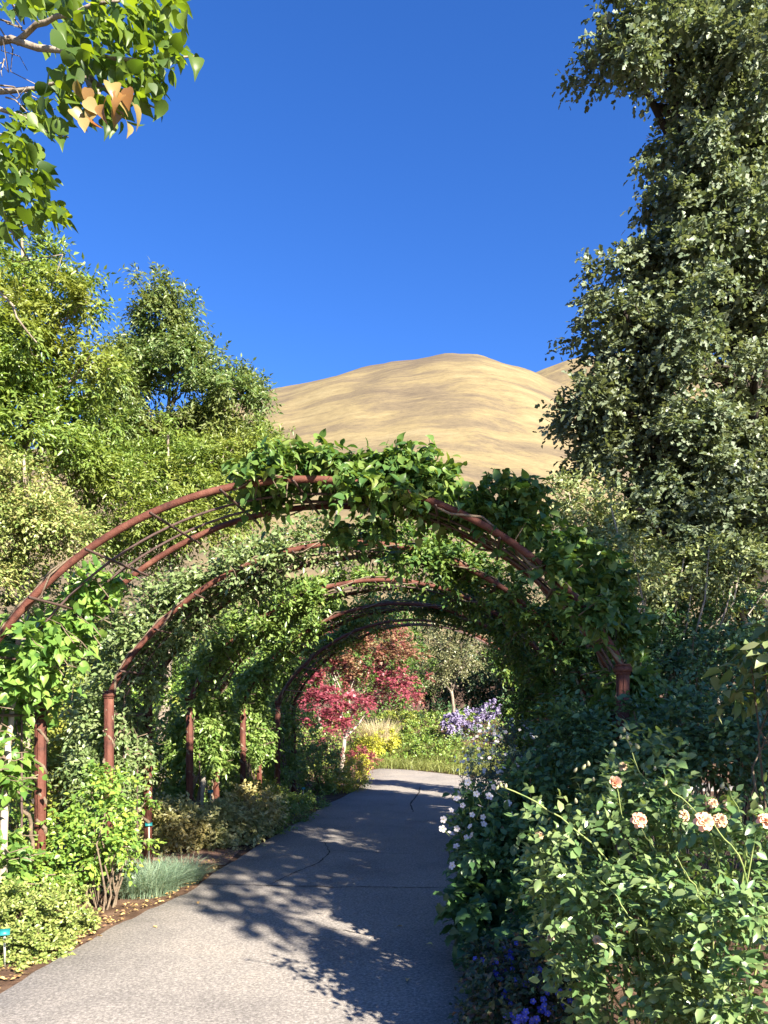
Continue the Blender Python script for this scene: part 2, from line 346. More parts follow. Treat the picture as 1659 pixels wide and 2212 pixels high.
def plant(name, label, cat, base, lobes, ncl, J, m, L, tmpl, size, mat, seed, group=None, parts=0, stemmat='vine_stem',
          trunk_r=0, droop=.25, up=.9, jit=.5, outw=.7, stem_n=16, stem_r=.006, side=.8, leafdroop=.25, hollow=.28, rest='foliage',
          forks=None, twigs=0, stem='stem', extra=None):
    rng = np.random.default_rng(seed)
    base = np.asarray(base, float); root = empty(name, base, label, cat, group)
    C, d, li = lobe_points(rng, lobes, ncl, hollow)
    CC = np.repeat(C, J, 0); DD = nrm(np.repeat(d, J, 0) * outw + rand_unit(rng, ncl * J) * .8 + np.array((0, 0, .15)))
    add_leaves(root, tmpl, sprays(rng, CC, DD, L, m, size, droop, side, leafdroop, up, jit), rng, mat, parts, rest=rest)
    b = MB()
    if trunk_r:
        Cs = np.array([lobe_world(l)[0] for l in lobes])
        top = np.asarray(forks, float) if forks is not None else np.array((*(.5 * base[:2] + .5 * Cs[:, :2].mean(0)), base[2] + .35 * (Cs[:, 2].mean() - base[2])))
        k = 7; P = bend(base, top, rng, k, .015); b.tube(P, np.linspace(trunk_r, trunk_r * .72, k), 8)
        if len(lobes) >= 20: b.tube(bend(top - (0, 0, .05), top + (0, 0, Cs[:, 2].max() - top[2] - .2), rng, 9, .012), np.linspace(trunk_r * .7, .02, 9), 8)
        for ci, c in enumerate(Cs):
            if len(lobes) > 40 and ci % 4: continue
            st = top + (0, 0, -.05)
            if len(lobes) >= 20: st = top + (0, 0, float(np.clip(c[2] - top[2] - .7 * np.linalg.norm((c - top)[:2]), -.1, Cs[:, 2].max() - top[2] - .4)))
            Q = bend(st, c, rng, 6, .05, .06); r0 = trunk_r * (.5 if len(lobes) < 20 else .24)
            b.tube(Q, np.linspace(r0, r0 * .3, 6), 6)
            own = np.where(li == ci)[0]
            for q in own[:max(3, int(stem_n * len(own) / ncl))]:
                s = Q[rng.integers(2, 6)]
                b.tube(bend(s, C[q], rng, 5, .06, .04), np.linspace(r0 * .3, .004, 5), 4)
        b.build('trunk', M[stemmat], root, base)
    else:
        for q in rng.choice(ncl, min(stem_n, ncl), replace=False):
            foot = base + np.array((rng.normal(0, .07), rng.normal(0, .07), -.02))
            foot[:2] = foot[:2] * .6 + C[q, :2] * .4 if len(lobes) > 1 else foot[:2]
            b.tube(bend(foot, C[q], rng, 6, .05, .05), np.linspace(stem_r * 1.4, stem_r * .6, 6), 5)
        b.build(stem, M[stemmat], root, base)
    return root, C

def grass_clump(name, label, cat, base, rad, n, length, mat, seed, lean=.7, wid=.004, kind=None, spots=None, group=None):
    rng = np.random.default_rng(seed); base = np.asarray(base, float)
    if spots is None:
        a = rng.uniform(0, 2 * math.pi, n); r = np.sqrt(rng.random(n))
        B = np.stack([base[0] + rad[0] * r * np.cos(a), base[1] + rad[1] * r * np.sin(a), np.full(n, base[2])], 1)
        out = nrm(np.stack([np.cos(a), np.sin(a), np.zeros(n)], 1) * (r[:, None] + .15) + rng.normal(0, .5, (n, 3)) * (1, 1, 0))
    else:
        B = spots; n = len(B); out = nrm(rng.normal(0, 1, (n, 3)) * (1, 1, 0) + (.5, -.3, 0))
    Lg = length * rng.uniform(.55, 1.2, n); t = np.array((0, .4, .75, 1.0)); ln = lean * rng.uniform(.4, 1.3, n)
    P = B[:, None] + np.array((0, 0, 1.0)) * (t[None, :, None] - .45 * (ln[:, None] * t[None] ** 2.2)[..., None]) * Lg[:, None, None] \
        + out[:, None] * ((ln[:, None] * t[None] ** 1.7) * Lg[:, None])[..., None]
    sv = nrm(np.cross(out, (0, 0, 1.0)) + rng.normal(0, .4, (n, 3)))
    wd = wid * np.array((1, .9, .55, .05))
    V = np.stack([P + sv[:, None] * wd[None, :, None], P - sv[:, None] * wd[None, :, None]], 2).reshape(n, 8, 3)
    tt = np.array([(0, 1, 3), (0, 3, 2), (2, 3, 5), (2, 5, 4), (4, 5, 7), (4, 7, 6)])
    T = (tt[None] + (np.arange(n) * 8)[:, None, None]).reshape(-1, 3)
    me = mesh_tris(name, (V - base).reshape(-1, 3), T, M[mat], np.repeat(rng.random(n), 8))
    o = link(name, me); o.location = base
    return tag(o, label, cat, group, kind)

# ------------------------------------------------------------------ the ground, paths, hills
def sstep(a, b, x):
    t = np.clip((x - a) / (b - a), 0, 1); return t * t * (3 - 2 * t)

LEFT = np.array([(-3.6, -4), (-2.9, 1.5), (-2.5, 3.2), (-2.22, 4.46), (-2.09, 5.54), (-1.99, 6.04), (-1.78, 6.78), (-1.69, 8.46), (-1.40, 10.5), (-1.07, 13.0),
                 (-.60, 15.8), (-.42, 18.5), (-.45, 21.2), (-.2, 21.9), (.4, 21.6), (1.03, 20.8), (2.16, 18.9), (4, 17.8), (10, 16.8)])
RIGHT = np.array([(.2, -4), (.45, 1.5), (.6, 3.2), (.72, 4.46), (.8, 5.54), (.86, 6.04), (.92, 6.78), (1.05, 8.46), (1.28, 10.5), (1.5, 13.0),
                  (1.75, 14.4), (1.9, 15.0), (2.1, 15.5), (2.3, 15.7), (2.6, 15.9), (3.2, 15.95), (4, 15.9), (6, 15.7), (10, 15.2)])
def gz(x, y):
    xr = np.interp(y, [-4, 3.2, 6, 10.5, 14.4], [.2, .6, .86, 1.28, 1.75])
    z = .13 * sstep(.5, 1.0, x - xr) * (1 - sstep(13.5, 15, y))
    yf = np.interp(x, [-60, -3, -.45, 1, 2.2, 4, 10, 60], [26, 24, 22.6, 21.5, 19.6, 18.5, 17.5, 17.5])
    z = z + 1.35 * sstep(.3, 10, y - yf)
    return z + 40 * sstep(60, 400, np.hypot(x, y)) * (y > 0)

def sheet(name, xs, ys, hf, mat, smooth=True):
    gx, gy = np.meshgrid(xs, ys); z = hf(gx, gy); V = np.stack([gx, gy, z], -1).reshape(-1, 3)
    nx, ny = len(xs), len(ys); i = np.arange(ny - 1)[:, None] * nx + np.arange(nx - 1)[None]
    T = np.stack([i, i + 1, i + nx + 1, i + nx], -1).reshape(-1, 4)
    return link(name, mesh_tris(name, V, T, mat, smooth=smooth))

xs = np.concatenate([np.linspace(-3000, -40, 25), np.arange(-38, -10, 2.), np.arange(-10, 12, .5), np.arange(12, 40, 2.), np.linspace(42, 3000, 25)])
ys = np.concatenate([np.linspace(-3000, -30, 20), np.arange(-28, -6, 2.), np.arange(-6, 34, .5), np.arange(34, 50, 2.), np.linspace(52, 3000, 40)])
tag(sheet('ground', xs, ys, gz, M['soil']), kind='structure')

def mat_asphalt():
    m, t, o = newmat('asphalt'); L = t.links.new
    tc = N(t, 'ShaderNodeTexCoord')
    n1 = N(t, 'ShaderNodeTexNoise', Scale=55.0, Detail=5.0, Roughness=.8); L(tc.outputs['Object'], n1.inputs[0])
    n2 = N(t, 'ShaderNodeTexNoise', Scale=1.1, Detail=5.0, Roughness=.6); L(tc.outputs['Object'], n2.inputs[0])
    v = N(t, 'ShaderNodeTexVoronoi', Scale=70.0); L(tc.outputs['Object'], v.inputs[0])
    r1 = ramp(t, [(.34, (.122, .111, .101)), (.5, (.234, .215, .197)), (.66, (.41, .376, .343))], n1.outputs[0])
    r2 = ramp(t, [(.28, (.70, .69, .69)), (.48, (.97, .95, .93)), (.72, (1.15, 1.10, 1.04))], n2.outputs[0])
    mx = N(t, 'ShaderNodeMixRGB', blend_type='MULTIPLY'); mx.inputs[0].default_value = 1
    L(r1.outputs[0], mx.inputs[1]); L(r2.outputs[0], mx.inputs[2])
    sp = ramp(t, [(.0, (1, 1, 1)), (.10, (1, 1, 1)), (.16, (0, 0, 0))], v.outputs['Distance'])
    vc = N(t, 'ShaderNodeMath', operation='GREATER_THAN'); vc.inputs[1].default_value = .7; L(v.outputs['Color'], vc.inputs[0])
    ml = N(t, 'ShaderNodeMath', operation='MULTIPLY'); L(sp.outputs[0], ml.inputs[0]); L(vc.outputs[0], ml.inputs[1])
    mz = N(t, 'ShaderNodeMixRGB'); mz.inputs[2].default_value = (.55, .51, .46, 1); L(ml.outputs[0], mz.inputs[0]); L(mx.outputs[0], mz.inputs[1])
    p = N(t, 'ShaderNodeBsdfPrincipled', Roughness=.85); p.inputs['Specular IOR Level'].default_value = .25; L(mz.outputs[0], p.inputs['Base Color'])
    b = N(t, 'ShaderNodeBump', Strength=.5, Distance=.008); L(n1.outputs[0], b.inputs['Height']); L(b.outputs[0], p.inputs['Normal'])
    L(p.outputs[0], o.inputs[0]); return m
M['asphalt'] = mat_asphalt()

def resample(P, n):
    P = np.asarray(P, float); i = np.arange(len(P)); t = np.linspace(0, len(P) - 1, n)
    out = np.stack([np.interp(t, i, P[:, k]) for k in range(2)], 1)
    for _ in range(2):
        out[1:-1] = .25 * out[:-2] + .5 * out[1:-1] + .25 * out[2:]
    return out
nL = 150; lo = resample(LEFT, nL); ro = resample(RIGHT, nL)
rs = np.random.default_rng(5)
lo += np.convolve(rs.normal(0, .03, nL), np.ones(3) / 3, 'same')[:, None] * np.array((1, .3))
u = np.linspace(0, 1, 9)
PV = lo[:, None] * (1 - u)[None, :, None] + ro[:, None] * u[None, :, None]
PZ = np.where((u > .01) & (u < .99), .022, -.03)[None, :].repeat(nL, 0)
PZ[:, 1] = PZ[:, 7] = .02
PV3 = np.concatenate([PV, PZ[..., None]], -1); PV3[:, 1, :2] = PV3[:, 0, :2] * .97 + PV3[:, 8, :2] * .03; PV3[:, 7, :2] = PV3[:, 0, :2] * .03 + PV3[:, 8, :2] * .97
i = np.arange(nL - 1)[:, None] * 9 + np.arange(8)[None]
path = link('path', mesh_tris('path', PV3.reshape(-1, 3), np.stack([i, i + 1, i + 10, i + 9], -1).reshape(-1, 4), M['asphalt'], smooth=True))
tag(path, kind='structure')

def crack(pts, wid, seed):
    rng = np.random.default_rng(seed); G = np.array([W(px, py, EYE * F / (py - HY))[:2] for px, py in pts])
    n = max(12, int(np.linalg.norm(np.diff(G, axis=0), axis=1).sum() / .05)); t = np.linspace(0, 1, n)
    s = np.concatenate([[0], np.cumsum(np.linalg.norm(np.diff(G, axis=0), axis=1))]); s /= s[-1]
    C = np.stack([np.interp(t, s, G[:, k]) for k in (0, 1)], 1) + np.convolve(rng.normal(0, .018, n), np.ones(3) / 3, 'same')[:, None] * np.array((.5, 1))
    C += rng.normal(0, .004, C.shape)
    d = nrm(np.gradient(C, axis=0)); nn = np.stack([-d[:, 1], d[:, 0]], 1); ww = wid * rng.uniform(.35, 1.2, n)[:, None] * np.sin(np.linspace(.15, 3.0, n))[:, None] ** .4
    V = np.concatenate([np.c_[C + nn * ww, np.full(n, .0265)], np.c_[C - nn * ww, np.full(n, .0265)]])
    k = np.arange(n - 1); link('crack', mesh_tris('crack', V, np.stack([k, k + n, k + n + 1, k + 1], -1), M['crack']), path)
crack([(430, 1915), (560, 1918), (700, 1921), (860, 1923), (1010, 1922)], .009, 1)
crack([(575, 1920), (630, 1893), (690, 1868), (712, 1845), (700, 1822)], .008, 2)
crack([(712, 1841), (800, 1846), (900, 1850)], .007, 3)
crack([(893, 1757), (886, 1740), (905, 1715), (908, 1700)], .016, 4)
crack([(700, 2010), (760, 2022), (800, 2030)], .004, 6)

# a brown earth side path leaving to the left between the second and the third arch
sp = np.array([(-1.66, 8.05), (-1.66, 8.95), (-3.2, 9.25), (-6.5, 9.7), (-6.5, 8.9), (-3.2, 8.45)])
bm_v = np.c_[sp, np.full(6, .008)]
side = link('side_path', mesh_tris('side_path', bm_v, np.array([(0, 1, 2, 5), (5, 2, 3, 4)])[:, ::-1], M['dirt_path'])); tag(side, kind='structure')

def mat_hill(name, dark):
    m, t, o = newmat(name); L = t.links.new
    tc = N(t, 'ShaderNodeTexCoord'); mp = N(t, 'ShaderNodeMapping')
    mp.inputs['Rotation'].default_value = (0, 0, math.radians(-24)); mp.inputs['Scale'].default_value = (.55, 1.5, 1.0)
    L(tc.outputs['Object'], mp.inputs[0])
    n1 = N(t, 'ShaderNodeTexNoise', Scale=.03, Detail=12.0, Roughness=.72, Distortion=.4); L(mp.outputs[0], n1.inputs[0])
    n2 = N(t, 'ShaderNodeTexNoise', Scale=.006, Detail=5.0, Roughness=.6); L(tc.outputs['Object'], n2.inputs[0])
    n3 = N(t, 'ShaderNodeTexNoise', Scale=.5, Detail=8.0, Roughness=.85); L(mp.outputs[0], n3.inputs[0])
    r = ramp(t, [(.34, (.083, .065, .046)), (.46, (.118, .092, .057)), (.54, (.155, .121, .064)), (.68, (.195, .158, .088))], n1.outputs[0])
    r2 = ramp(t, [(.52, (0, 0, 0)), (.64, (1, 1, 1))], n2.outputs[0])
    mx = N(t, 'ShaderNodeMixRGB'); mx.inputs[2].default_value = (.085, .066, .050, 1); L(r.outputs[0], mx.inputs[1])
    sc = N(t, 'ShaderNodeMath', operation='MULTIPLY'); sc.inputs[1].default_value = .75 * dark; L(r2.outputs[0], sc.inputs[0]); L(sc.outputs[0], mx.inputs[0])
    r3 = ramp(t, [(.32, (.66, .66, .68)), (.5, (1, 1, 1)), (.68, (1.25, 1.22, 1.15))], n3.outputs[0])
    my = N(t, 'ShaderNodeMixRGB', blend_type='MULTIPLY'); my.inputs[0].default_value = 1; L(mx.outputs[0], my.inputs[1]); L(r3.outputs[0], my.inputs[2])
    p = N(t, 'ShaderNodeBsdfPrincipled', Roughness=.95); p.inputs['Specular IOR Level'].default_value = .1; L(my.outputs[0], p.inputs['Base Color'])
    L(p.outputs[0], o.inputs[0]); return m
M['hill'] = mat_hill('hill_grass', 1.0)

def vnoise(x, y, seed):
    rng = np.random.default_rng(seed); z = 0
    for k in range(7):
        a = rng.uniform(0, 6.28); f = rng.uniform(.8, 1.25) * (1.5 ** k); z = z + np.sin((x * math.cos(a) + y * math.sin(a)) * f + rng.uniform(0, 6.28)) / (1.45 ** k)
    return z / 2.2
def hill_h(x, y):
    Yc = 540.; u_ = x / np.maximum(y, 60.) * F + CX + 18      # bearing, in picture units at the crest
    ridge = np.interp(u_, [-700, 0, 300, 560, 610, 740, 860, 930, 985, 1040, 1100, 1165, 1250, 1350, 1600, 2600],
                      [1150, 985, 915, 856, 836, 806, 776, 766, 762, 768, 784, 806, 846, 890, 1000, 1300])
    H = (HY - ridge) / F * Yc + EYE
    s = sstep(110, 560, y); s = .55 * s + .45 * np.clip((y - 110) / 430, 0, 1)
    back = 1 - .9 * sstep(600, 1100, y)
    g = vnoise(x / 55, y / 190, 4) * 6.0 + vnoise((x + .35 * y) / 24, y / 120, 9) * 2.2 + vnoise((x + .35 * y) / 9, y / 50, 12) * .8
    return np.minimum(H * s, H) * back + g * s * (1 - .85 * sstep(440, 540, y)) + .8 * vnoise(x / 7, y / 9, 31) - 2
hx = np.arange(-620, 560, 5.); hy = np.concatenate([np.arange(100, 640, 5.), np.arange(640, 1150, 30.)])
hill = sheet('hill', hx, hy, hill_h, M['hill']); tag(hill, kind='structure')
def hill2_h(x, y):
    u_ = x / np.maximum(y, 60.) * F + CX
    ridge = np.interp(u_, [900, 1050, 1165, 1235, 1330, 1500, 1800], [960, 860, 805, 780, 768, 775, 900])
    H = (HY - ridge) / F * 1000 + EYE
    return H * sstep(600, 1000, y) * (1 - .8 * sstep(1050, 1500, y)) + vnoise(x / 100, y / 160, 6) * 5 * sstep(600, 800, y) * (1 - .9 * sstep(900, 1000, y)) - 3
hill2 = sheet('hill', np.arange(40, 900, 10.), np.arange(620, 1500, 12.), hill2_h, M['hill']); tag(hill2, kind='structure')
rng = np.random.default_rng(77)        # dark scrub on the saddle of the second hill
sx = rng.uniform(205, 262, 900); sy = rng.normal(850, 16, 900); szz = hill2_h(sx, sy)
A_ = nrm(rng.normal(0, 1, (900, 3)) + (0, 0, .6)); X_ = nrm(np.cross(A_, rng.normal(0, 1, (900, 3)))); N_ = np.cross(X_, A_)
me = leaves_mesh('scrub', 'ovate', np.c_[sx, sy, szz], X_, A_, N_, rng.uniform(3, 6, 900), rng, M['mid_green'], (0, 0, 0))
tag(link('scrub', me), 'dark scrub on the slope of the second golden hill', 'scrub', None, 'stuff')

n = 420; sx = rng.uniform(-150, 330, n); sy = rng.uniform(230, 430, n); kp = (vnoise(sx / 45, sy / 60, 21) > .25); sx, sy = sx[kp], sy[kp]; n = len(sx); reps = 5
sx = np.repeat(sx, reps) + rng.normal(0, .6, n * reps); sy = np.repeat(sy, reps) + rng.normal(0, .6, n * reps); szz = hill_h(sx, sy)
A_ = nrm(rng.normal(0, 1, (n * reps, 3)) + (0, 0, .6)); X_ = nrm(np.cross(A_, rng.normal(0, 1, (n * reps, 3)))); N_ = np.cross(X_, A_)
me = leaves_mesh('sagebrush', 'ovate', np.c_[sx, sy, szz], X_, A_, N_, rng.uniform(.5, 1.7, n * reps), rng, M['dry_brush'], (0, 0, 0))
tag(link('sagebrush', me), 'dots of dry brush scattered over the big golden hill', 'brush', None, 'stuff')

# ------------------------------------------------------------------ the five rusty arbours
D1 = 5.34; RISE = 1.36; ZL, ZR = 1.79, 1.92
SPEC = [  # depth factor of the front left post, its px, depth of the rear left post, its px
    (1.0, -65, 1.165, 88), (1.374, 236, 1.533, 320), (1.76, 410, 1.925, 467), (2.14, 525, 2.297, 560), (2.52, 600, 2.71, 634)]
ARB = []
for (df, xf, dr, xr_) in SPEC:
    Lf = W(xf, HY, df * D1); Lr = W(xr_, HY, dr * D1)
    Rf = W(1042 + 303 / df, HY, df * D1); Rr = W(1042 + 303 / (df + .10), HY, (df + .10) * D1)
    ARB.append(dict(Lf=Lf[:2], Lr=Lr[:2], Rf=Rf[:2], Rr=Rr[:2]))
def arc(Lp, Rp, t):
    """t in 0..1 along the arch; below 0 down the left post, above 1 down the right post"""
    t = np.atleast_1d(np.asarray(t, float)); c = np.linalg.norm(Rp - Lp) / 2; R = (c * c + RISE * RISE) / (2 * RISE); a = math.asin(min(1, c / R))
    tc = np.clip(t, 0, 1); th = -a + 2 * a * tc; f = .5 + .5 * R * np.sin(th) / c
    xy = Lp + (Rp - Lp) * f[:, None]; z = ZL + (ZR - ZL) * f + R * np.cos(th) - (R - RISE)
    z = np.where(t < 0, ZL * (1 + t), np.where(t > 1, .13 + (ZR - .13) * (2 - t), z))
    d = nrm(Rp - Lp); o = np.stack([np.sin(th) * d[0], np.sin(th) * d[1], np.cos(th)], 1)
    o = np.where((t < 0)[:, None], np.array((-d[0], -d[1], 0.)), np.where((t > 1)[:, None], np.array((d[0], d[1], 0.)), o))
    return np.c_[xy, z], o
def arb_pos(k, t, wgt):
    A = ARB[k]; P0, o0 = arc(A['Lf'], A['Rf'], t); P1, o1 = arc(A['Lr'], A['Rr'], t)
    wgt = np.asarray(wgt)[:, None]; return P0 * (1 - wgt) + P1 * wgt, nrm(o0 * (1 - wgt) + o1 * wgt)

mb = MB(); mb.tube([(0, 0, 0), (0, 0, 1)], 1, 8); ROD = mesh_tris('crossbar', np.concatenate(mb.V), np.concatenate(mb.Q), M['rod'], smooth=False)
mb = MB(); mb.box((0, 0, .5), (.036, .036, .5)); mb.box((0, -.0385, .49), (.007, .0025, .49)); mb.box((.0385, 0, .49), (.0025, .007, .49)); mb.box((-.0385, 0, .49), (.0025, .007, .49))
POST = mesh_tris('post', np.concatenate(mb.V), np.concatenate(mb.Q), M['rust'])
mb = MB(); mb.box((0, 0, -.022), (.050, .050, .018)); mb.box((0, 0, .008), (.043, .043, .008)); mb.box((0, 0, -.048), (.042, .042, .009))
COLLAR = mesh_tris('collar', np.concatenate(mb.V), np.concatenate(mb.Q), M['rust'])
def rod(name, a, b, r, parent, me=None):
    a = Vector([float(v) for v in a]); b = Vector([float(v) for v in b]); d = b - a
    o = link(name, me or ROD, parent); o.location = a - Vector(parent.location); o.rotation_mode = 'QUATERNION'
    o.rotation_quaternion = d.to_track_quat('Z', 'Y'); o.scale = (r, r, d.length); return o
ALBL = ['nearest rusty steel arch spanning the path with bare pipes on its left half', 'second rusty arch from the front, silvery leaves over its left side',
        'third rusty arch from the front, in the middle of the arcade', 'fourth rusty arch from the front, mostly buried in leaves', 'farthest rusty arch framing the red maple']
for k, A in enumerate(ARB):
    mid = (A['Lf'] + A['Rr']) / 2; root = empty('metal_arbor', (mid[0], mid[1], 0), ALBL[k], 'arbor', 'rusty arches over the path'); org = np.array(root.location)
    yaw = math.atan2(*(A['Rf'] - A['Lf'])[::-1])
    for key, z0, z1 in (('Lf', 0, ZL), ('Lr', 0, ZL), ('Rf', .0, ZR), ('Rr', .0, ZR)):
        p = link('post', POST, root); p.location = (A[key][0] - org[0], A[key][1] - org[1], z0); p.scale = (1, 1, z1); p.rotation_euler = (0, 0, yaw)
        c = link('collar', COLLAR, p); c.location = (0, 0, 1); c.scale = (1, 1, 1 / z1)
    t = np.linspace(0, 1, 49)
    for fr, rad in (('f', .0255), ('r', .023)):
        P, _ = arc(A['L' + fr], A['R' + fr], t); b = MB(); P[0, 2] -= .02; P[-1, 2] -= .02; b.tube(P, rad, 12); b.build('arch_pipe', M['rust'], root, org)
    for wv, dz in ((.36, -.03), (.66, -.03)):
        P, o = arb_pos(k, t, np.full(49, wv)); b = MB(); b.tube(P + o * dz, .0095, 6); b.build('thin_rod', M['rod'], root, org)
    for tb in np.linspace(.045, .955, 11):
        P0, o0 = arb_pos(k, np.array([tb]), [-.13]); P1, o1 = arb_pos(k, np.array([tb]), [1.1])
        rod('crossbar', P0[0] - o0[0] * .038, P1[0] - o1[0] * .038, .0105, root)
    for key in 'LR':
        a, b_ = A[key + 'f'], A[key + 'r']; zz = 1.58 if key == 'L' else 1.66
        rod('side_bar', (*a, zz), (*b_, zz), .012, root)
        for f in (.35, .7):
            q = a + (b_ - a) * f; rod('side_rod', (*q, .02), (*q, zz), .009, root)

# ------------------------------------------------------------------ vines on the arbours
def vine(name, label, k, segs, J, m, L, tmpl, size, mat, seed, parts=0, group='vines climbing the arches', hang=.35, stems=5, up=.75, jit=.6):
    """segs: t0, t1, clusters, outward offset range, depth range (0 front pipe, 1 rear pipe)"""
    rng = np.random.default_rng(seed); C = []; D = []
    for (t0, t1, n, o0, o1, w0, w1) in segs:
        tt = rng.uniform(t0, t1, n); P, o = arb_pos(k, tt, rng.uniform(w0, w1, n))
        lump = .65 + .35 * np.sin(tt * 31 + seed) * np.sin(tt * 17 + 2 * seed)
        off = o0 + (o1 - o0) * rng.random(n) ** .8 * lump
        C.append(P + o * off[:, None] + rng.normal(0, .05, (n, 3))); D.append(o)
    C = np.concatenate(C); D = np.concatenate(D); C[:, 2] = np.maximum(C[:, 2], .06)
    side_t = np.mean([.5 * (s[0] + s[1]) for s in segs])
    key = 'L' if side_t < .45 else 'R'; foot = .5 * (ARB[k][key + 'f'] + ARB[k][key + 'r'])
    base = np.array((*foot, 0.0)); root = empty(name, base, label, 'vine', group)
    CC = np.repeat(C, J, 0); DD = nrm(np.repeat(D, J, 0) * .55 + rand_unit(rng, len(CC)) * .85 - np.array((0, 0, hang * .5)))
    add_leaves(root, tmpl, sprays(rng, CC, DD, L, m, size, hang, .8, hang, up, jit), rng, mat, parts)
    b = MB(); tmin = min(s[0] for s in segs); tmax = max(s[1] for s in segs)
    for q in range(stems):
        tt = np.linspace(-.99, tmax, 40) if key == 'L' else np.linspace(1.99, tmin, 40)
        P, o = arb_pos(k, tt, np.clip(rng.uniform(.15, .85) + .25 * np.sin(tt * 7 + q * 2), 0, 1))
        if q % 2:
            P, o = arb_pos(k, tt, np.full(40, float(q % 4 == 1)))
            fw = np.array((.13, .99, 0)); ph = tt * 46 + q; P = P + .045 * (np.cos(ph)[:, None] * o + np.sin(ph)[:, None] * fw) - o * .035
        P = P + o * .035 + rng.normal(0, .010, P.shape); b.tube(P, np.linspace(.022, .006, 40), 6)
    for q in rng.choice(len(C), min(60, len(C)), replace=False):
        c = C[q]; b.tube(bend(c - D[q] * .18, c + D[q] * .1, rng, 4, .12), np.linspace(.005, .002, 4), 4)
    b.build('stem', M['vine_stem'], root, base)
    return root

vine('climbing_vine', 'bright broad-leaved vine on the left leg of the nearest arch', 0,
     [(-.4, .03, 46, -.12, .38, -.3, .8), (.0, .12, 34, -.22, .26, .1, .9), (.10, .2, 14, -.16, .06, .3, .8), (-.95, -.35, 26, -.2, .35, .1, .7)],
     6, 5, .22, 'heart', .082, 'ivy', 11, 300)
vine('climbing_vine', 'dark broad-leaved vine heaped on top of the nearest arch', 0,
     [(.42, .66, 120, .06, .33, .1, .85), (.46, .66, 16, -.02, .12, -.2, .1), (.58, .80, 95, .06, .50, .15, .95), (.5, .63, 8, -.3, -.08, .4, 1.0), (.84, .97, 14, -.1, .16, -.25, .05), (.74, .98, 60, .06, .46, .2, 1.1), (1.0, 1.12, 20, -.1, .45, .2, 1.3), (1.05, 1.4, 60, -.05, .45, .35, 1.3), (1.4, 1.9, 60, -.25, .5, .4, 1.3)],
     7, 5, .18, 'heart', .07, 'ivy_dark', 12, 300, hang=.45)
vine('climbing_vine', 'silvery fine-leaved vine covering the left of the second arch', 1,
     [(.02, .2, 110, .02, .5, .12, .98), (.18, .36, 70, .02, .42, .1, .9), (.28, .40, 16, -.1, .25, -.25, .3), (.34, .54, 36, .03, .28, .2, .9), (-.55, .06, 190, -.06, .6, .12, 1.1), (-.95, -.5, 50, .08, .5, .2, 1.1), (.02, .34, 40, -.15, .05, .4, 1.1)],
     8, 7, .24, 'diamond', .066, 'silver_vine', 13)
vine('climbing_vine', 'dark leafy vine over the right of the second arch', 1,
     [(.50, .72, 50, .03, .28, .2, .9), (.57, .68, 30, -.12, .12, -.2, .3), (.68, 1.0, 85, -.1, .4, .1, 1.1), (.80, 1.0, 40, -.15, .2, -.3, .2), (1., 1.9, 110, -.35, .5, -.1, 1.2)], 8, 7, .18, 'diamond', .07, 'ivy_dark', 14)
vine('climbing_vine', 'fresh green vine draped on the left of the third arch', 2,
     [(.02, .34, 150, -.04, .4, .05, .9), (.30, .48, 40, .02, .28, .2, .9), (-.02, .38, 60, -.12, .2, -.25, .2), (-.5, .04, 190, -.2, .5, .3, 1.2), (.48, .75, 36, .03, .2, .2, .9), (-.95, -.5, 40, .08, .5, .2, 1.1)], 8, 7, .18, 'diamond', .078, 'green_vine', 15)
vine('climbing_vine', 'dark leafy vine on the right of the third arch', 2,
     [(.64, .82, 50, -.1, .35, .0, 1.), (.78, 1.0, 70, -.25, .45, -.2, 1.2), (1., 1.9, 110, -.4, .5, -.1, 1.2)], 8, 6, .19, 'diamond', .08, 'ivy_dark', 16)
vine('climbing_vine', 'green vine crossing the whole top of the fourth arch', 3,
     [(.02, .34, 120, .0, .4, .05, .9), (.3, .74, 60, .02, .28, .15, .9), (-.02, .28, 45, -.1, .2, -.25, .2), (-.5, .04, 160, -.2, .5, .3, 1.2), (-.95, -.5, 30, .08, .5, .2, 1.1)], 8, 6, .19, 'diamond', .082, 'green_vine', 17)
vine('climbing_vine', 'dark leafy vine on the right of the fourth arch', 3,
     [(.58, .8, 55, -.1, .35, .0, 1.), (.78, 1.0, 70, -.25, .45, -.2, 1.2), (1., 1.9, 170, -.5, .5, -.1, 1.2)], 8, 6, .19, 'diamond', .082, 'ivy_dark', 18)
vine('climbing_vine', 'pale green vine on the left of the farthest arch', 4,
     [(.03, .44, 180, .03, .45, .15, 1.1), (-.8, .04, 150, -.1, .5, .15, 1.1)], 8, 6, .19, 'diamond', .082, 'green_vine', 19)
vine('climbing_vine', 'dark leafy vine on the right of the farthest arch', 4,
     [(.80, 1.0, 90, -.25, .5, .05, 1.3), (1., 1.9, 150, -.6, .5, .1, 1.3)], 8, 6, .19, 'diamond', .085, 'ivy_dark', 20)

# ------------------------------------------------------------------ trees
def G(px, Y, dz=0.):
    x = (px - CX) / F * Y; return np.array((x, Y, float(gz(np.array(x), np.array(float(Y)))) + dz))

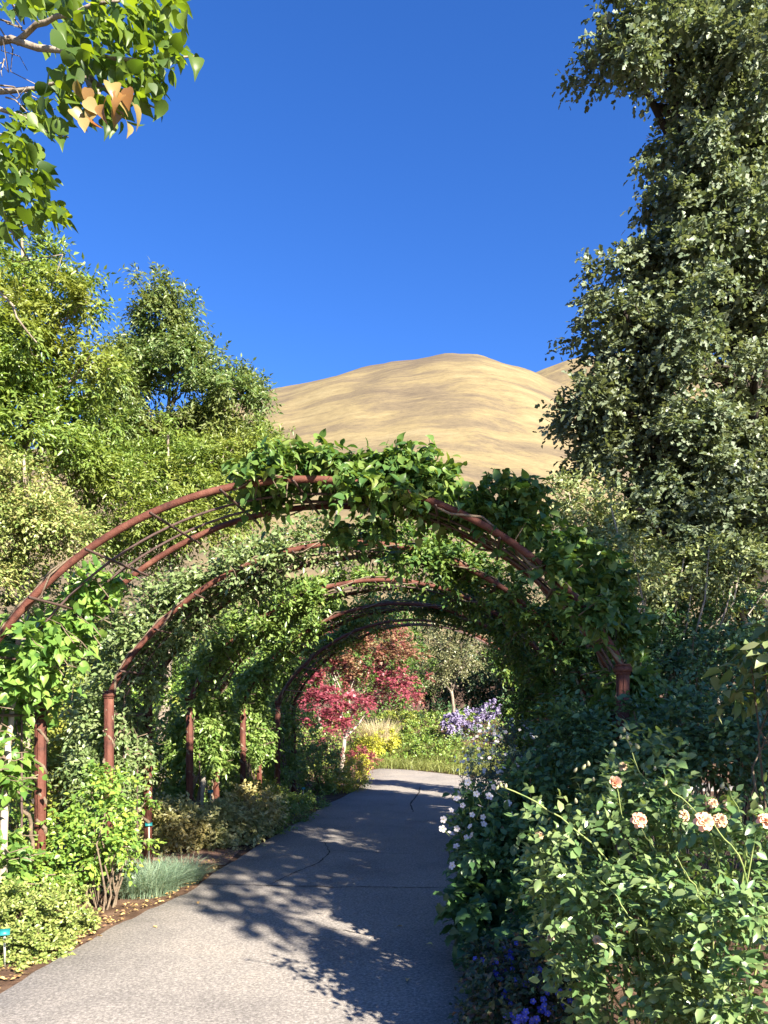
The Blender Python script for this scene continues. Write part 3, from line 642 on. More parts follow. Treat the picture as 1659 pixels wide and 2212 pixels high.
plant('ash_tree', 'tall light green ash tree at the left edge behind the arches', 'tree', G(40, 13.5),
      subdivide([(-60, 580, 13, 140, 150, 1.5), (75, 590, 13.2, 50, 75, .7), (178, 655, 13, 48, 68, .7), (60, 760, 13.4, 120, 90, 1.4), (185, 800, 13.2, 48, 60, .8), (150, 880, 13.2, 60, 40, .9), (30, 930, 13.4, 150, 80, 1.4), (-120, 800, 13.4, 160, 300, 1.9)], 8, 287, .56, .85),
      620, 11, 9, .42, 'lance', .125, 'ash', 31, 'ash trees behind the arches', trunk_r=.15, stemmat='bark', stem_n=60, outw=.7, droop=.2, rest='crown')
plant('ash_tree', 'rounder darker ash tree left of the golden hill', 'tree', G(345, 17),
      subdivide([(345, 690, 16.8, 66, 66, .8), (250, 830, 16.4, 50, 70, .8), (240, 940, 16, 70, 60, .9), (405, 770, 16.6, 60, 55, .9), (305, 790, 17, 40, 70, .7), (475, 835, 16.6, 60, 45, .9), (555, 850, 16.8, 38, 30, .5), (330, 930, 17, 70, 40, .9), (440, 925, 16.8, 70, 50, 1.0), (520, 960, 16.8, 60, 50, 1.0)], 8, 206, .60, .85),
      560, 11, 9, .42, 'lance', .125, 'ash_dark', 32, 'ash trees behind the arches', trunk_r=.12, stemmat='bark', stem_n=70, outw=.7, droop=.2, rest='crown')
plant('leafy_tree', 'small yellow-green tree under the two ash trees', 'tree', G(330, 14.5),
      subdivide([(200, 1000, 14, 90, 50, 1.0), (350, 985, 15, 85, 50, .9), (440, 1000, 15, 60, 45, .8), (560, 960, 15.4, 50, 45, .8), (250, 1040, 14.2, 100, 50, 1.1), (400, 1070, 14.3, 90, 65, 1.1), (500, 1100, 14.6, 60, 60, .9), (330, 1150, 14.2, 150, 70, 1.3), (510, 1030, 15, 45, 40, .8)], 7, 300, .56, .85),
      520, 10, 8, .45, 'lance', .105, 'ash', 33, None, trunk_r=.08, stemmat='bark', stem_n=40, rest='crown')
plant('leafy_tree', 'pale yellow autumn tree at the left behind the nearest arch', 'tree', G(70, 11.5),
      subdivide([(60, 1090, 11.2, 130, 80, 1.1), (-60, 1040, 11.2, 130, 110, 1.1), (140, 1130, 11.2, 100, 75, 1.0), (20, 1190, 11.2, 150, 90, 1.1)], 7, 312, .46, .8),
      330, 9, 8, .36, 'diamond', .07, 'autumn', 34, None, trunk_r=.07, stemmat='bark', stem_n=40, rest='crown')
plant('oak_tree', 'big oak with lobed leaves filling the right side of the view', 'tree', G(1640, 9.0),
      subdivide([(1500, 80, 8.2, 190, 150, 1.2), (1345, 90, 7.95, 100, 100, 0.8), (1570, 260, 8.1, 130, 180, 1.1), (1440, 320, 8.1, 60, 60, .5), (1470, 430, 8.1, 70, 70, .6), (1620, 180, 8.25, 80, 200, 1.0), (1600, 480, 8.25, 150, 220, 1.2), (1500, 560, 8.15, 120, 105, 0.95), (1420, 570, 8.0, 70, 48, 0.6), (1385, 690, 8.1, 115, 90, 0.85), (1550, 740, 8.15, 160, 180, 1.2), (1385, 850, 8.1, 125, 100, 0.95), (1305, 890, 7.95, 75, 50, 0.5), (1490, 1000, 8.15, 170, 120, 1.2), (1300, 985, 8.0, 65, 42, 0.5), (1610, 1020, 8.15, 130, 140, 1.1), (1510, 1110, 8.0, 140, 65, 0.95), (1390, 1110, 8.0, 80, 50, .6), (1570, 1180, 8.0, 130, 50, .8)], 11, 350, .40) + [(1290, 690, 8.0, 50, 42, .5), (1262, 880, 7.95, 42, 38, .5), (1330, 590, 8.0, 48, 38, .4), (1268, 985, 8.0, 40, 32, .4), (1330, 790, 8.0, 62, 60, .6), (1320, 900, 8.0, 60, 50, .5)],
      1850, 8, 7, .25, 'oak', .073, 'oak', 35, None, trunk_r=.30, stemmat='dark_bark', stem_n=170, outw=.6, forks=G(1640, 8.9, 2.0), rest='crown', up=.7, jit=.6)
# another oak of the same row, to the right of the visitor: it throws the shade that lies on the path
def shade_oak():
    rng = np.random.default_rng(36); base = np.array((6.6, .6, .1)); root = empty('oak_tree', base, 'spreading oak to the right of the path, shading it', 'tree')
    lob = [((4.80, -0.80, 5.5), (1.2, 1.1, 1.2)), ((6.10, -1.40, 5.6), (1.0, .9, 1.1)), ((4.50, 0.20, 5.5), (1.2, 1.2, 1.2)), ((6.20, -0.10, 6.0), (1.7, 1.8, 1.7)), ((5.30, 1.90, 5.5), (1.2, 1.2, 1.2)), ((7.70, 0.70, 6.2), (1.9, 1.9, 1.8)), ((7.50, -1.00, 5.6), (1.3, 1.2, 1.3)), ((6.50, 1.80, 4.4), (1.4, 1.4, .9))]
    n = 240; w_ = np.array([np.prod(r) ** .67 for _, r in lob]); w_ /= w_.sum(); i = rng.choice(len(lob), n, p=w_); d = rand_unit(rng, n)
    C = np.array([l[0] for l in lob])[i] + d * np.array([l[1] for l in lob])[i] * (rng.random(n) ** .3)[:, None]
    CC = np.repeat(C, 9, 0); DD = nrm(np.repeat(d, 9, 0) * .6 + rand_unit(rng, len(CC)) * .8)
    add_leaves(root, 'diamond', sprays(rng, CC, DD, .5, 6, .18), rng, 'oak', rest='crown')
    b = MB(); top = base + (-.2, .2, 2.2); b.tube(bend(base, top, rng, 6, .02), np.linspace(.32, .24, 6), 8)
    for l, r in lob:
        Q = bend(top, l, rng, 6, .04, .05); b.tube(Q, np.linspace(.14, .03, 6), 6)
        for q in range(5): b.tube(bend(Q[3 + q % 3], np.array(l) + rand_unit(rng, 1)[0] * np.array(r) * .9, rng, 4, .05), np.linspace(.03, .006, 4), 4)
    b.build('trunk', M['dark_bark'], root, base)
shade_oak()

# near branch with heart shaped leaves hanging into the top left corner
def heart_tree():
    rng = np.random.default_rng(41); base = np.array((-4.2, 3.4, 0.)); root = empty('linden_tree', base, 'heart-leaved tree reaching into the top left corner with a few golden leaves', 'tree')
    b = MB(); b.tube(bend(base, (-3.6, 3.4, 4.3), rng, 7, .01), np.linspace(.12, .06, 7), 8)
    br = [[(-3.6, 3.4, 4.1), W(-120, 100, 3.4), W(30, 85, 3.3), W(180, 120, 3.2), W(310, 130, 3.15), W(420, 120, 3.2)],
          [(-3.6, 3.4, 3.9), W(-100, 190, 3.4), W(60, 195, 3.3), W(180, 160, 3.2)],
          [W(30, 85, 3.3), W(120, 40, 3.2), W(230, 10, 3.1), W(340, -40, 3.1)], [(-3.6, 3.4, 3.8), W(-110, 215, 3.4), W(10, 240, 3.3), W(110, 290, 3.2), W(150, 300, 3.2)],
          [(-3.6, 3.4, 3.6), W(-100, 380, 3.4), W(-20, 430, 3.3), W(60, 560, 3.25)], [(-3.6, 3.4, 3.3), W(-100, 520, 3.4), W(-20, 600, 3.3), W(80, 740, 3.25)], [W(180, 160, 3.2), W(260, 215, 3.15), W(310, 235, 3.1), W(335, 225, 3.1)],
          [W(180, 160, 3.2), W(210, 200, 3.1), W(235, 235, 3.05)]]
    for q, p in enumerate(br):
        p = np.array(p); tt = np.linspace(0, len(p) - 1, 16); P = np.stack([np.interp(tt, np.arange(len(p)), p[:, k]) for k in range(3)], 1); P[1:-1] = (P[:-2] + P[1:-1] * 2 + P[2:]) / 4
        P += rng.normal(0, .006, P.shape); b.tube(P, np.linspace(.022 if q < 2 else .014, .003, 16), 6)
    for q in range(26):
        s = W(rng.uniform(-30, 60), rng.uniform(30, 480), 3.3); b.tube(bend(s, s + rng.normal(0, .12, 3) - (0, 0, .1), rng, 5, .12), np.linspace(.004, .0015, 5), 4)
    b.build('branch', M['bark'], root, base)
    # clusters of leaves: picture position, spread, number
    cl = [(60, 20, 60, 30, 16), (170, 30, 70, 40, 26), (270, 20, 60, 40, 22), (350, 25, 45, 40, 16), (250, 100, 70, 45, 26), (330, 110, 50, 45, 20), (380, 140, 35, 30, 10), (180, 160, 60, 30, 16),
          (140, 110, 50, 30, 8), (270, 170, 50, 30, 14), (150, 215, 40, 40, 14), (95, 245, 35, 30, 9), (230, 250, 40, 35, 12), (300, 215, 40, 35, 10), (40, 290, 40, 40, 14), (120, 290, 30, 25, 6), (30, 360, 40, 40, 24), (70, 410, 40, 35, 20), (25, 450, 45, 40, 24), (90, 480, 40, 25, 14), (-30, 380, 50, 80, 24), (20, 510, 30, 30, 8), (-120, 60, 60, 70, 16), (-200, 150, 80, 90, 18), (-130, 250, 60, 60, 14), (-230, 330, 80, 90, 16), (-130, 480, 50, 60, 12), (205, 60, 80, 40, 16), (330, 190, 30, 25, 5)]
    Pp = []
    for (x, y, sx, sy, n) in cl:
        for q in range(int(n * 2.5)): Pp.append(W(x + np.clip(rng.normal(0, .6), -1.2, 1.2) * sx, y + np.clip(rng.normal(0, .6), -1.2, 1.2) * sy - 18, rng.uniform(2.9, 3.5)))
    P = np.array(Pp); n = len(P)
    A = nrm(rng.normal(0, .6, (n, 3)) + np.array((.75, -.15, -.5))); n0 = rng.normal(0, .5, (n, 3)) + np.array((.1, -.1, .9)); X = nrm(np.cross(A, n0)); Nn = np.cross(X, A)
    add_leaves(root, 'heart', (P, X, A, Nn, (.061 * rng.uniform(.6, 1.35, n))), rng, 'tulip_leaf', 290)
    gl = [(190, 190), (250, 215), (265, 205), (180, 255), (165, 175), (240, 180), (185, 215), (155, 235), (200, 240), (275, 190), (290, 225), (260, 240), (205, 265), (275, 265), (225, 225)]
    P = np.array([W(x, y, rng.uniform(2.85, 2.95)) for x, y in gl]); n = len(P)
    A = nrm(rng.normal(0, .5, (n, 3)) * (1, .6, .4) + np.array((.1, -.15, -.9))); n0 = rng.normal(0, .55, (n, 3)) + np.array((.4, -1, .3)); X = nrm(np.cross(A, n0)); Nn = np.cross(X, A)
    for q in range(n):
        o = link('leaf', leaf_proto('heart', 'gold_leaf', q % 3, 'golden_leaf'), root); s = .068 * rng.uniform(.75, 1.15); l = P[q] - base; o['label'] = 'golden yellow leaf'
        o.matrix_basis = Matrix([[X[q, r] * s, A[q, r] * s, Nn[q, r] * s, l[r]] for r in range(3)] + [[0, 0, 0, 1]])
heart_tree()

# far end of the path
plant('maple_tree', 'red Japanese maple at the far end of the path, pink-red below and orange above', 'tree', G(738, 21),
      [(720, 1450, 21, 55, 60, .9), (700, 1400, 21.2, 60, 50, .8), (790, 1400, 21.2, 100, 70, 1.2), (870, 1460, 21, 50, 60, .8), (800, 1470, 21.3, 60, 50, .9)],
      150, 8, 6, .34, 'palm', .085, 'red_maple_dark', 51, None, trunk_r=.07, stemmat='pale_bark', stem_n=24, up=1.3, jit=.35, droop=.1, leafdroop=.1, forks=W(745, 1590, 21), rest='crown')
def maple_extra():
    root = [o for o in bpy.data.objects if o.name.startswith('maple_tree')][0]; rng = np.random.default_rng(52)
    for lobes, n, mat in (([(665, 1540, 20.3, 30, 22, .5), (715, 1520, 20.2, 38, 20, .5), (720, 1560, 20.2, 32, 30, .5), (770, 1515, 20.2, 34, 18, .5), (690, 1500, 20.4, 40, 14, .5), (860, 1475, 20.4, 40, 34, .6), (660, 1470, 20.6, 25, 30, .5), (705, 1580, 20.2, 20, 16, .3)], 110, 'red_maple'),
                          ([(800, 1390, 20.6, 90, 35, .9), (870, 1420, 20.5, 45, 35, .6), (760, 1420, 20.6, 50, 30, .6), (830, 1345, 20.8, 65, 22, .6)], 95, 'orange_maple')):
        C, d, i = lobe_points(rng, lobes, n, .4); CC = np.repeat(C, 8, 0); DD = nrm(np.repeat(d, 8, 0) * .5 + rand_unit(rng, len(CC)) * (.9, .9, .35))
        add_leaves(root, 'palm', sprays(rng, CC, DD, .32, 6, .085, .12, .8, .1, 1.3, .35), rng, mat, rest='crown')
maple_extra()
plant('maple_shrub', 'small dark red maple shrub beside the bright yellow bush', 'shrub', G(778, 19.5), [(775, 1640, 19.4, 32, 22, .4)], 26, 8, 6, .2, 'palm', .06, 'red_maple_dark', 53, up=1.2, rest='foliage')
plant('olive_tree', 'pale olive-leaved tree with leaning bare trunks behind the maple', 'tree', G(985, 27.5),
      [(965, 1410, 27, 60, 55, 1.0), (1010, 1400, 27, 50, 50, 1.0), (930, 1450, 27, 40, 40, .7)], 110, 8, 7, .4, 'diamond', .10, 'olive_shaded', 54, None, trunk_r=.075, stemmat='bark', stem_n=30, rest='crown', forks=G(975, 27.2, 1.2))
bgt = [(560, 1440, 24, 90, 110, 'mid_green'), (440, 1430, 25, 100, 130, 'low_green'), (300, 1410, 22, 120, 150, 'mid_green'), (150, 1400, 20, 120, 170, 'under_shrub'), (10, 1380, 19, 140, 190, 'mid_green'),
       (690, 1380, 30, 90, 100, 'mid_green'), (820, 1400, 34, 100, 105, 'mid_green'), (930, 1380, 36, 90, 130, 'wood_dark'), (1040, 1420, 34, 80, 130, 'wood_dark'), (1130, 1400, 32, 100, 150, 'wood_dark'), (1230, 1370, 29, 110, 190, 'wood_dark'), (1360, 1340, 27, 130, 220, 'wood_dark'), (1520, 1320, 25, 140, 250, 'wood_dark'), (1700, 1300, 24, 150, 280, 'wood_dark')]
BL = ['mid green bushy tree left of the red maple in the distance', 'yellowish green bushy tree behind the third arch legs', 'green bushy tree behind the second arch', 'yellow-green thicket tree behind the left posts', 'green bushy tree at the left edge far behind the posts',
      'green tree directly behind the red maple', 'bushy green tree above and behind the maple crown', 'dark tree behind the olive-leaved tree', 'dark tree above the lavender flowers', 'dark shaded tree right of the lavender flowers', 'dark tree behind the right legs of the arches',
      'dark tree behind the pale shrub right of the arches', 'dark tree deep under the big oak', 'dark tree at the far right behind the oak']
for q, (px, py, Y, rx, ry, mt) in enumerate(bgt):
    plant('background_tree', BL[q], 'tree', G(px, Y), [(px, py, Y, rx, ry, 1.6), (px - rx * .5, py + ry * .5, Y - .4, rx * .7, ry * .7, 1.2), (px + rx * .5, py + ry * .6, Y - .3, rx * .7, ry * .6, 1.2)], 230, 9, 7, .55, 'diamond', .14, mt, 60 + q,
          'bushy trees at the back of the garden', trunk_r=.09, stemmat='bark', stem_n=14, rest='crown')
plant('aster_clump', 'lavender flowering aster clump on the shady bank', 'flowers', G(1015, 25.5),
      [(985, 1563, 25, 28, 22, .4), (1020, 1550, 25, 40, 20, .4), (1058, 1535, 25, 24, 18, .35)], 90, 8, 6, .16, 'floret', .065, 'lavender', 81, rest='flower_cloud', stem_n=20, up=.6, jit=.8)
plant('leafy_shrub', 'dull green shrub under the lavender flowers', 'shrub', G(1050, 24.6), [(1040, 1600, 24.4, 70, 22, .5), (1110, 1590, 24, 50, 40, .5)], 60, 8, 6, .25, 'diamond', .08, 'aster_green', 82)
grass_clump('ornamental_grass', 'tan feathery ornamental grass right of the maple trunk', 'grass', G(818, 26), (.45, .4), 900, 1.1, 'tan_grass', 83, .5, .008)
plant('leafy_shrub', 'bright yellow plant in front of the tan grass', 'shrub', G(835, 24.5), [(835, 1597, 24.3, 26, 18, .3)], 26, 8, 6, .2, 'diamond', .08, 'yellow_shrub', 84)
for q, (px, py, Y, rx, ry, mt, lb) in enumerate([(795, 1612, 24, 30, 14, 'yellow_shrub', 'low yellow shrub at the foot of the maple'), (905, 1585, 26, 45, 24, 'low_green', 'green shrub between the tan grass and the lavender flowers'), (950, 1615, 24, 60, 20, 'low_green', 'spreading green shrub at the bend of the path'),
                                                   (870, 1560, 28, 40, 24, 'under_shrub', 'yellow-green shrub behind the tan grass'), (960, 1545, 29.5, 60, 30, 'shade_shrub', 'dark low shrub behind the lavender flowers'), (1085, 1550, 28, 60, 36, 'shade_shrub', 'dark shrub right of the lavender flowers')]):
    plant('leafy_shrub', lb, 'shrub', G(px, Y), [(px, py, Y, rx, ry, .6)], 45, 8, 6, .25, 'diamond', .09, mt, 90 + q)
rng = np.random.default_rng(101); gx_ = rng.uniform(-1.4, 7, 26000); gy_ = rng.uniform(18, 26.5, 26000)
yf = np.interp(gx_, [-60, -3, -.45, 1, 2.2, 4, 10], [26, 22.5, 22.0, 21.1, 19.2, 18.1, 17.1]); ok = (gy_ > yf) & (gy_ < yf + 4.5)
gp = np.c_[gx_, gy_, gz(gx_, gy_)][ok]
tag(grass_clump('grass', 'soft yellow-green grass edging the bend of the path', 'grass', (0, 0, 0), (1, 1), 0, .34, 'meadow_grass', 102, .9, .008, 'stuff', gp), kind='stuff')

rng = np.random.default_rng(103); n = 22000; qx = rng.uniform(-4, 12, n); qy = rng.uniform(21, 36, n); yf = np.interp(qx, [-60, -3, -.45, 1, 2.2, 4, 10, 14], [26, 23.5, 23.2, 22.4, 20.5, 19.4, 18.4, 18]); ok = qy > yf; qx, qy = qx[ok], qy[ok]; n = len(qx)
P = np.c_[qx, qy, gz(qx, qy) + rng.uniform(.02, .3, n)]; A_ = nrm(rng.normal(0, 1, (n, 3))); X_ = nrm(np.cross(A_, rng.normal(0, .6, (n, 3)) + SUNV * .5 + (0, 0, .8))); N_ = np.cross(X_, A_)
tag(link('ground_cover', leaves_mesh('ground_cover', 'ovate', P, X_, A_, N_, rng.uniform(.06, .13, n), rng, M['low_green'], (0, 0, 0))), 'mixed low greenery covering the bank beyond the path', 'ground cover', None, 'stuff')

# ------------------------------------------------------------------ planting on the left of the path
plant('euonymus_shrub', 'low yellow-green shrub at the bottom left edge of the path', 'shrub', (-2.35, 5.3, 0), [(60, 1985, 5.3, 90, 75, .35), (140, 1975, 5.6, 55, 55, .3), (10, 2050, 5.0, 90, 60, .25), (90, 2045, 5.1, 60, 50, .22), (-70, 2000, 5.2, 90, 90, .4)],
      420, 7, 6, .075, 'ovate', .030, 'euonymus', 111, None, 300, stem_n=50, stem_r=.003, outw=.9, up=1.0, jit=.6, droop=.05, leafdroop=0)
plant('rose_bush', 'leafy rose bush with woody canes between the first two left posts', 'shrub', G(222, 6.35), [(215, 1790, 6.4, 85, 85, .3), (260, 1740, 6.4, 55, 60, .25), (150, 1810, 6.5, 55, 70, .25), (225, 1700, 6.5, 45, 40, .2), (270, 1840, 6.4, 35, 50, .2), (170, 1880, 6.5, 60, 60, .25)],
      120, 6, 5, .15, 'ovate', .052, 'rose_left', 112, None, 280, 'vine_stem', stem_n=22, stem_r=.007, outw=.6)
grass_clump('fescue_clump', 'blue-green tussock of fine grass at the edge of the path', 'grass', G(312, 6.9), (.30, .32), 2600, .30, 'blue_grass', 113, .9, .0022)
grass_clump('fescue_clump', 'second blue-green grass tussock, just behind and right of the first', 'grass', G(385, 7.3), (.22, .28), 1400, .24, 'blue_grass', 114, .9, .0022)
left = [('leafy_shrub', 'pale yellowing shrub around the foot of the third arch left post', [(380, 1775, 8.9, 65, 40, .35), (335, 1760, 9.2, 50, 35, .3), (440, 1790, 9.0, 45, 30, .3)], 150, 'ovate', .055, 'pale_shrub', 150, 9),
        ('leafy_shrub', 'pale yellowing shrub at the edge of the path beyond the third arch', [(490, 1775, 9.4, 60, 45, .35), (545, 1750, 9.9, 55, 45, .35), (500, 1815, 9.2, 50, 22, .25)], 160, 'ovate', .055, 'pale_shrub', 0, 9.4),
        ('leafy_shrub', 'low dark green mound at the edge of the path beyond the pale shrub', [(575, 1790, 10.2, 45, 26, .3), (620, 1762, 11.3, 50, 26, .35)], 90, 'ovate', .04, 'low_green', 0, 10.3),
        ('leafy_shrub', 'light green shrub below the fourth arch left post', [(580, 1730, 11.4, 50, 32, .4), (540, 1720, 11.6, 50, 30, .4)], 90, 'ovate', .05, 'under_shrub', 0, 11.5),
        ('leafy_shrub', 'low green ground plant near the fifth arch post', [(660, 1745, 12.8, 40, 22, .35), (625, 1735, 12.6, 40, 22, .35)], 80, 'ovate', .04, 'low_green', 0, 12.7),
        ('leafy_shrub', 'rounded green shrub just beyond the farthest arch', [(688, 1655, 15.2, 48, 62, .5)], 130, 'diamond', .06, 'low_green', 0, 15.2),
        ('leafy_shrub', 'bright yellow shrub spilling over the path edge in front of the maple', [(752, 1675, 15.8, 38, 36, .4), (738, 1690, 15.4, 28, 26, .3), (772, 1660, 16.2, 20, 25, .3)], 110, 'diamond', .055, 'yellow_shrub', 0, 15.6),
        ('leafy_shrub', 'tall yellow-green bush behind the nearest left post', [(60, 1560, 8.6, 100, 110, .5), (30, 1720, 8.2, 100, 110, .5), (120, 1640, 8.4, 70, 110, .45)], 170, 'ovate', .06, 'under_shrub', 0, 8.4),
        ('leafy_shrub', 'dense yellow-green bush between the first and second left posts', [(175, 1560, 9.2, 70, 120, .5), (180, 1700, 8.6, 70, 90, .4), (230, 1640, 9.4, 60, 120, .4)], 180, 'ovate', .055, 'under_shrub', 0, 9),
        ('leafy_shrub', 'bright green bush behind the second arch left posts', [(290, 1650, 10, 60, 90, .5), (360, 1660, 10.6, 60, 80, .5), (330, 1560, 11, 80, 90, .5)], 190, 'ovate', .055, 'rose_left', 0, 10.3),
        ('leafy_shrub', 'bright green bush behind the third arch left posts', [(450, 1640, 12, 65, 80, .5), (430, 1560, 12.6, 60, 90, .5), (520, 1630, 13, 50, 70, .5)], 170, 'ovate', .06, 'under_shrub', 0, 12.5),
        ('leafy_shrub', 'yellow-green bush behind the fifth arch left posts', [(590, 1630, 16, 50, 60, .6), (640, 1590, 17, 50, 60, .6), (550, 1570, 16, 50, 70, .6)], 150, 'ovate', .07, 'rose_left', 0, 16),
        ('leafy_shrub', 'green low bush beneath the rose canes, left of the path', [(110, 1870, 6.3, 60, 50, .3), (20, 1860, 6.2, 80, 80, .35)], 110, 'ovate', .045, 'rose_left', 120, 6.2)]
for q, (nm, lb, lobes, ncl, tm, sz, mt, parts, Y) in enumerate(left):
    plant(nm, lb, 'shrub', G(lobes[0][0], Y), lobes, ncl, 6, 6, .17, tm, sz, mt, 130 + q, 'shrubs in the bed left of the path', parts, stem_n=16, outw=.7)

def trunk_only(name, label, pts, r0, r1, mat, group=None, cat='vine'):
    b = MB(); P = np.array(pts, float); rng = np.random.default_rng(len(label)); tt = np.linspace(0, len(P) - 1, 14)
    Q = np.stack([np.interp(tt, np.arange(len(P)), P[:, k]) for k in range(3)], 1) + rng.normal(0, .008, (14, 3)); b.tube(Q, np.linspace(r0, r1, 14) * rng.uniform(.9, 1.1, 14), 8)
    o = b.build(name, M[mat], None, P[0]); o.location = P[0]; return tag(o, label, cat, group)
trunk_only('woody_vine', 'pale grey woody trunk at the left edge beside the nearest arch', [G(8, 5.7), W(6, 1850, 5.7), W(14, 1650, 5.8), W(30, 1500, 5.9)], .035, .02, 'pale_bark')
trunk_only('woody_vine', 'grey slanting trunk beside the third arch left post', [G(428, 9.8), W(432, 1740, 9.8), W(440, 1650, 9.9), W(450, 1560, 10)], .055, .035, 'pale_bark')

rng = np.random.default_rng(104); n = 16000; qx = -1.5 - rng.random(n) ** .8 * 9; qy = rng.uniform(5, 24, n); ok = (qx < np.interp(qy, LEFT[:12, 1], LEFT[:12, 0]) - .75) & ~((qy > 7.8) & (qy < 10) & (qx > -6.6)); qx, qy = qx[ok], qy[ok]; n = len(qx)
P = np.c_[qx, qy, rng.uniform(.01, .28, n)]; A_ = nrm(rng.normal(0, 1, (n, 3))); X_ = nrm(np.cross(A_, rng.normal(0, .6, (n, 3)) + SUNV * .5 + (0, 0, .8))); N_ = np.cross(X_, A_)
tag(link('ground_cover', leaves_mesh('ground_cover', 'diamond', P, X_, A_, N_, rng.uniform(.06, .12, n), rng, M['under_shrub'], (0, 0, 0))), 'low leafy ground cover under the shrubs left of the path', 'ground cover', None, 'stuff')

# ------------------------------------------------------------------ right of the path
plant('olive_shrub', 'pale sunlit shrub between the arch and the big oak', 'shrub', G(1330, 7.7), [(1262, 1120, 7.4, 55, 60, .5), (1290, 1210, 7.4, 80, 70, .6), (1380, 1280, 7.5, 80, 60, .6), (1450, 1235, 7.6, 110, 50, .6), (1232, 1070, 7.5, 22, 28, .2), (1320, 1150, 7.7, 55, 50, .4), (1580, 1240, 7.8, 100, 60, .6)],
      400, 8, 7, .22, 'diamond', .055, 'olive', 151, stemmat='pale_bark', stem_n=40, stem_r=.012)
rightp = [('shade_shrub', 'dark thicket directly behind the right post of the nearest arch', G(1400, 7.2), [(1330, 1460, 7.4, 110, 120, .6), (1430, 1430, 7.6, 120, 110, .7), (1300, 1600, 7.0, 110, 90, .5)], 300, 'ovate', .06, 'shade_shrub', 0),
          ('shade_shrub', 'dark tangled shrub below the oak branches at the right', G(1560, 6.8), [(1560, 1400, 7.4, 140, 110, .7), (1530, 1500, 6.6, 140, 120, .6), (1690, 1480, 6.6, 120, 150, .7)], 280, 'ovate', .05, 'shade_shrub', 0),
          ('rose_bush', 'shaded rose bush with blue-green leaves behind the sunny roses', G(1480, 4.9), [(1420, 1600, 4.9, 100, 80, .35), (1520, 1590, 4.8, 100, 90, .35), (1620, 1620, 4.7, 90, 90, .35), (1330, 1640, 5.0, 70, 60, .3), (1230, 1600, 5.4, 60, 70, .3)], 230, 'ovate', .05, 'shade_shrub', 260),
          ('white_aster', 'shrub with small white flowers at the right edge of the path', G(1090, 7.6), [(1075, 1650, 7.6, 60, 55, .4), (1120, 1620, 7.8, 60, 60, .4), (1040, 1690, 7.4, 40, 40, .3)], 130, 'diamond', .035, 'aster_green', 0),
          ('anemone_plant', 'dark leafy anemone with white flowers leaning over the path', G(1080, 5.3), [(1070, 1800, 5.3, 80, 90, .35), (1110, 1880, 5.0, 100, 110, .4), (1150, 1760, 5.2, 90, 90, .4), (1180, 1960, 4.6, 100, 120, .4)], 260, 'ovate', .065, 'anemone', 200),
          ('vine_leaf_plant', 'plant with large dark lobed leaves at the edge of the path', G(1050, 4.9), [(1055, 1950, 4.8, 60, 60, .22), (1030, 1990, 4.7, 40, 50, .2), (1110, 2000, 4.5, 70, 60, .25)], 46, 'grape', .105, 'grape', 200),
          ('plumbago', 'dark ground plant with blue flowers at the bottom right of the path', G(1130, 3.9), [(1120, 2110, 3.9, 90, 70, .25), (1060, 2080, 4.2, 40, 40, .2), (1180, 2180, 3.6, 110, 70, .25), (1090, 2200, 3.6, 70, 50, .2)], 260, 'ovate', .035, 'plumbago', 200)]
for q, (nm, lb, bs, lobes, ncl, tm, sz, mt, parts) in enumerate(rightp):
    plant(nm, lb, 'shrub' if q < 4 else 'plant', bs, lobes, ncl, 6 if tm != 'grape' else 3, 6 if tm != 'grape' else 4, .17 if sz > .04 else .1, tm, sz, mt, 160 + q, None, parts, stem_n=20, outw=.7)
plant('big_leaf_shrub', 'shrub with big smooth yellowish leaves at the right edge', 'shrub', (1.75, 3.2, .1), [(1668, 1460, 3.2, 40, 90, .2), (1680, 1345, 3.3, 50, 35, .2), (1690, 1560, 3.1, 50, 40, .2), (1740, 1480, 3.2, 60, 140, .2)], 20, 4, 5, .13, 'ovate', .09, 'big_leaf', 171, None, 200, stem_n=10, stem_r=.006, leafdroop=.5)

# flowers
def make_rose(seed, mat, open_=1.0):
    rng = np.random.default_rng(seed); V = []; T = []; R = []; n = 0
    for ring, (cnt, tilt, rad, ln) in enumerate(((6, 1.25 * open_, .010, .046), (6, .85 * open_, .008, .042), (5, .5 * open_, .006, .036), (4, .2 * open_, .003, .030))):
        for q in range(cnt):
            a = 2 * math.pi * (q / cnt) + ring * .5 + rng.normal(0, .08); g = []
            for iu in range(4):
                u_ = iu / 3
                for iv in range(3):
                    v_ = iv - 1; wd = .024 * math.sin(math.pi * (.22 + .62 * u_)) * (1 - .1 * ring); tl = tilt * (1.15 - .3 * (1 - u_)) + (.35 if iu == 3 else 0) * open_
                    r_ = rad + math.sin(tl) * ln * u_; z_ = math.cos(tl) * ln * u_ + .012 * abs(v_) * (1 if ring else .4)
                    g.append((math.cos(a) * r_ - math.sin(a) * v_ * wd, math.sin(a) * r_ + math.cos(a) * v_ * wd, z_ + rng.normal(0, .0012)))
            V += g; R += [.98 - ring * .31 + rng.uniform(-.05, .01)] * 12
            for iu in range(3):
                for iv in range(2):
                    k = n + iu * 3 + iv; T += [(k, k + 1, k + 4), (k, k + 4, k + 3)]
            n += 12
    return mesh_tris('flower', np.array(V), np.array(T), M[mat], np.clip(np.array(R), 0, .99), smooth=True)
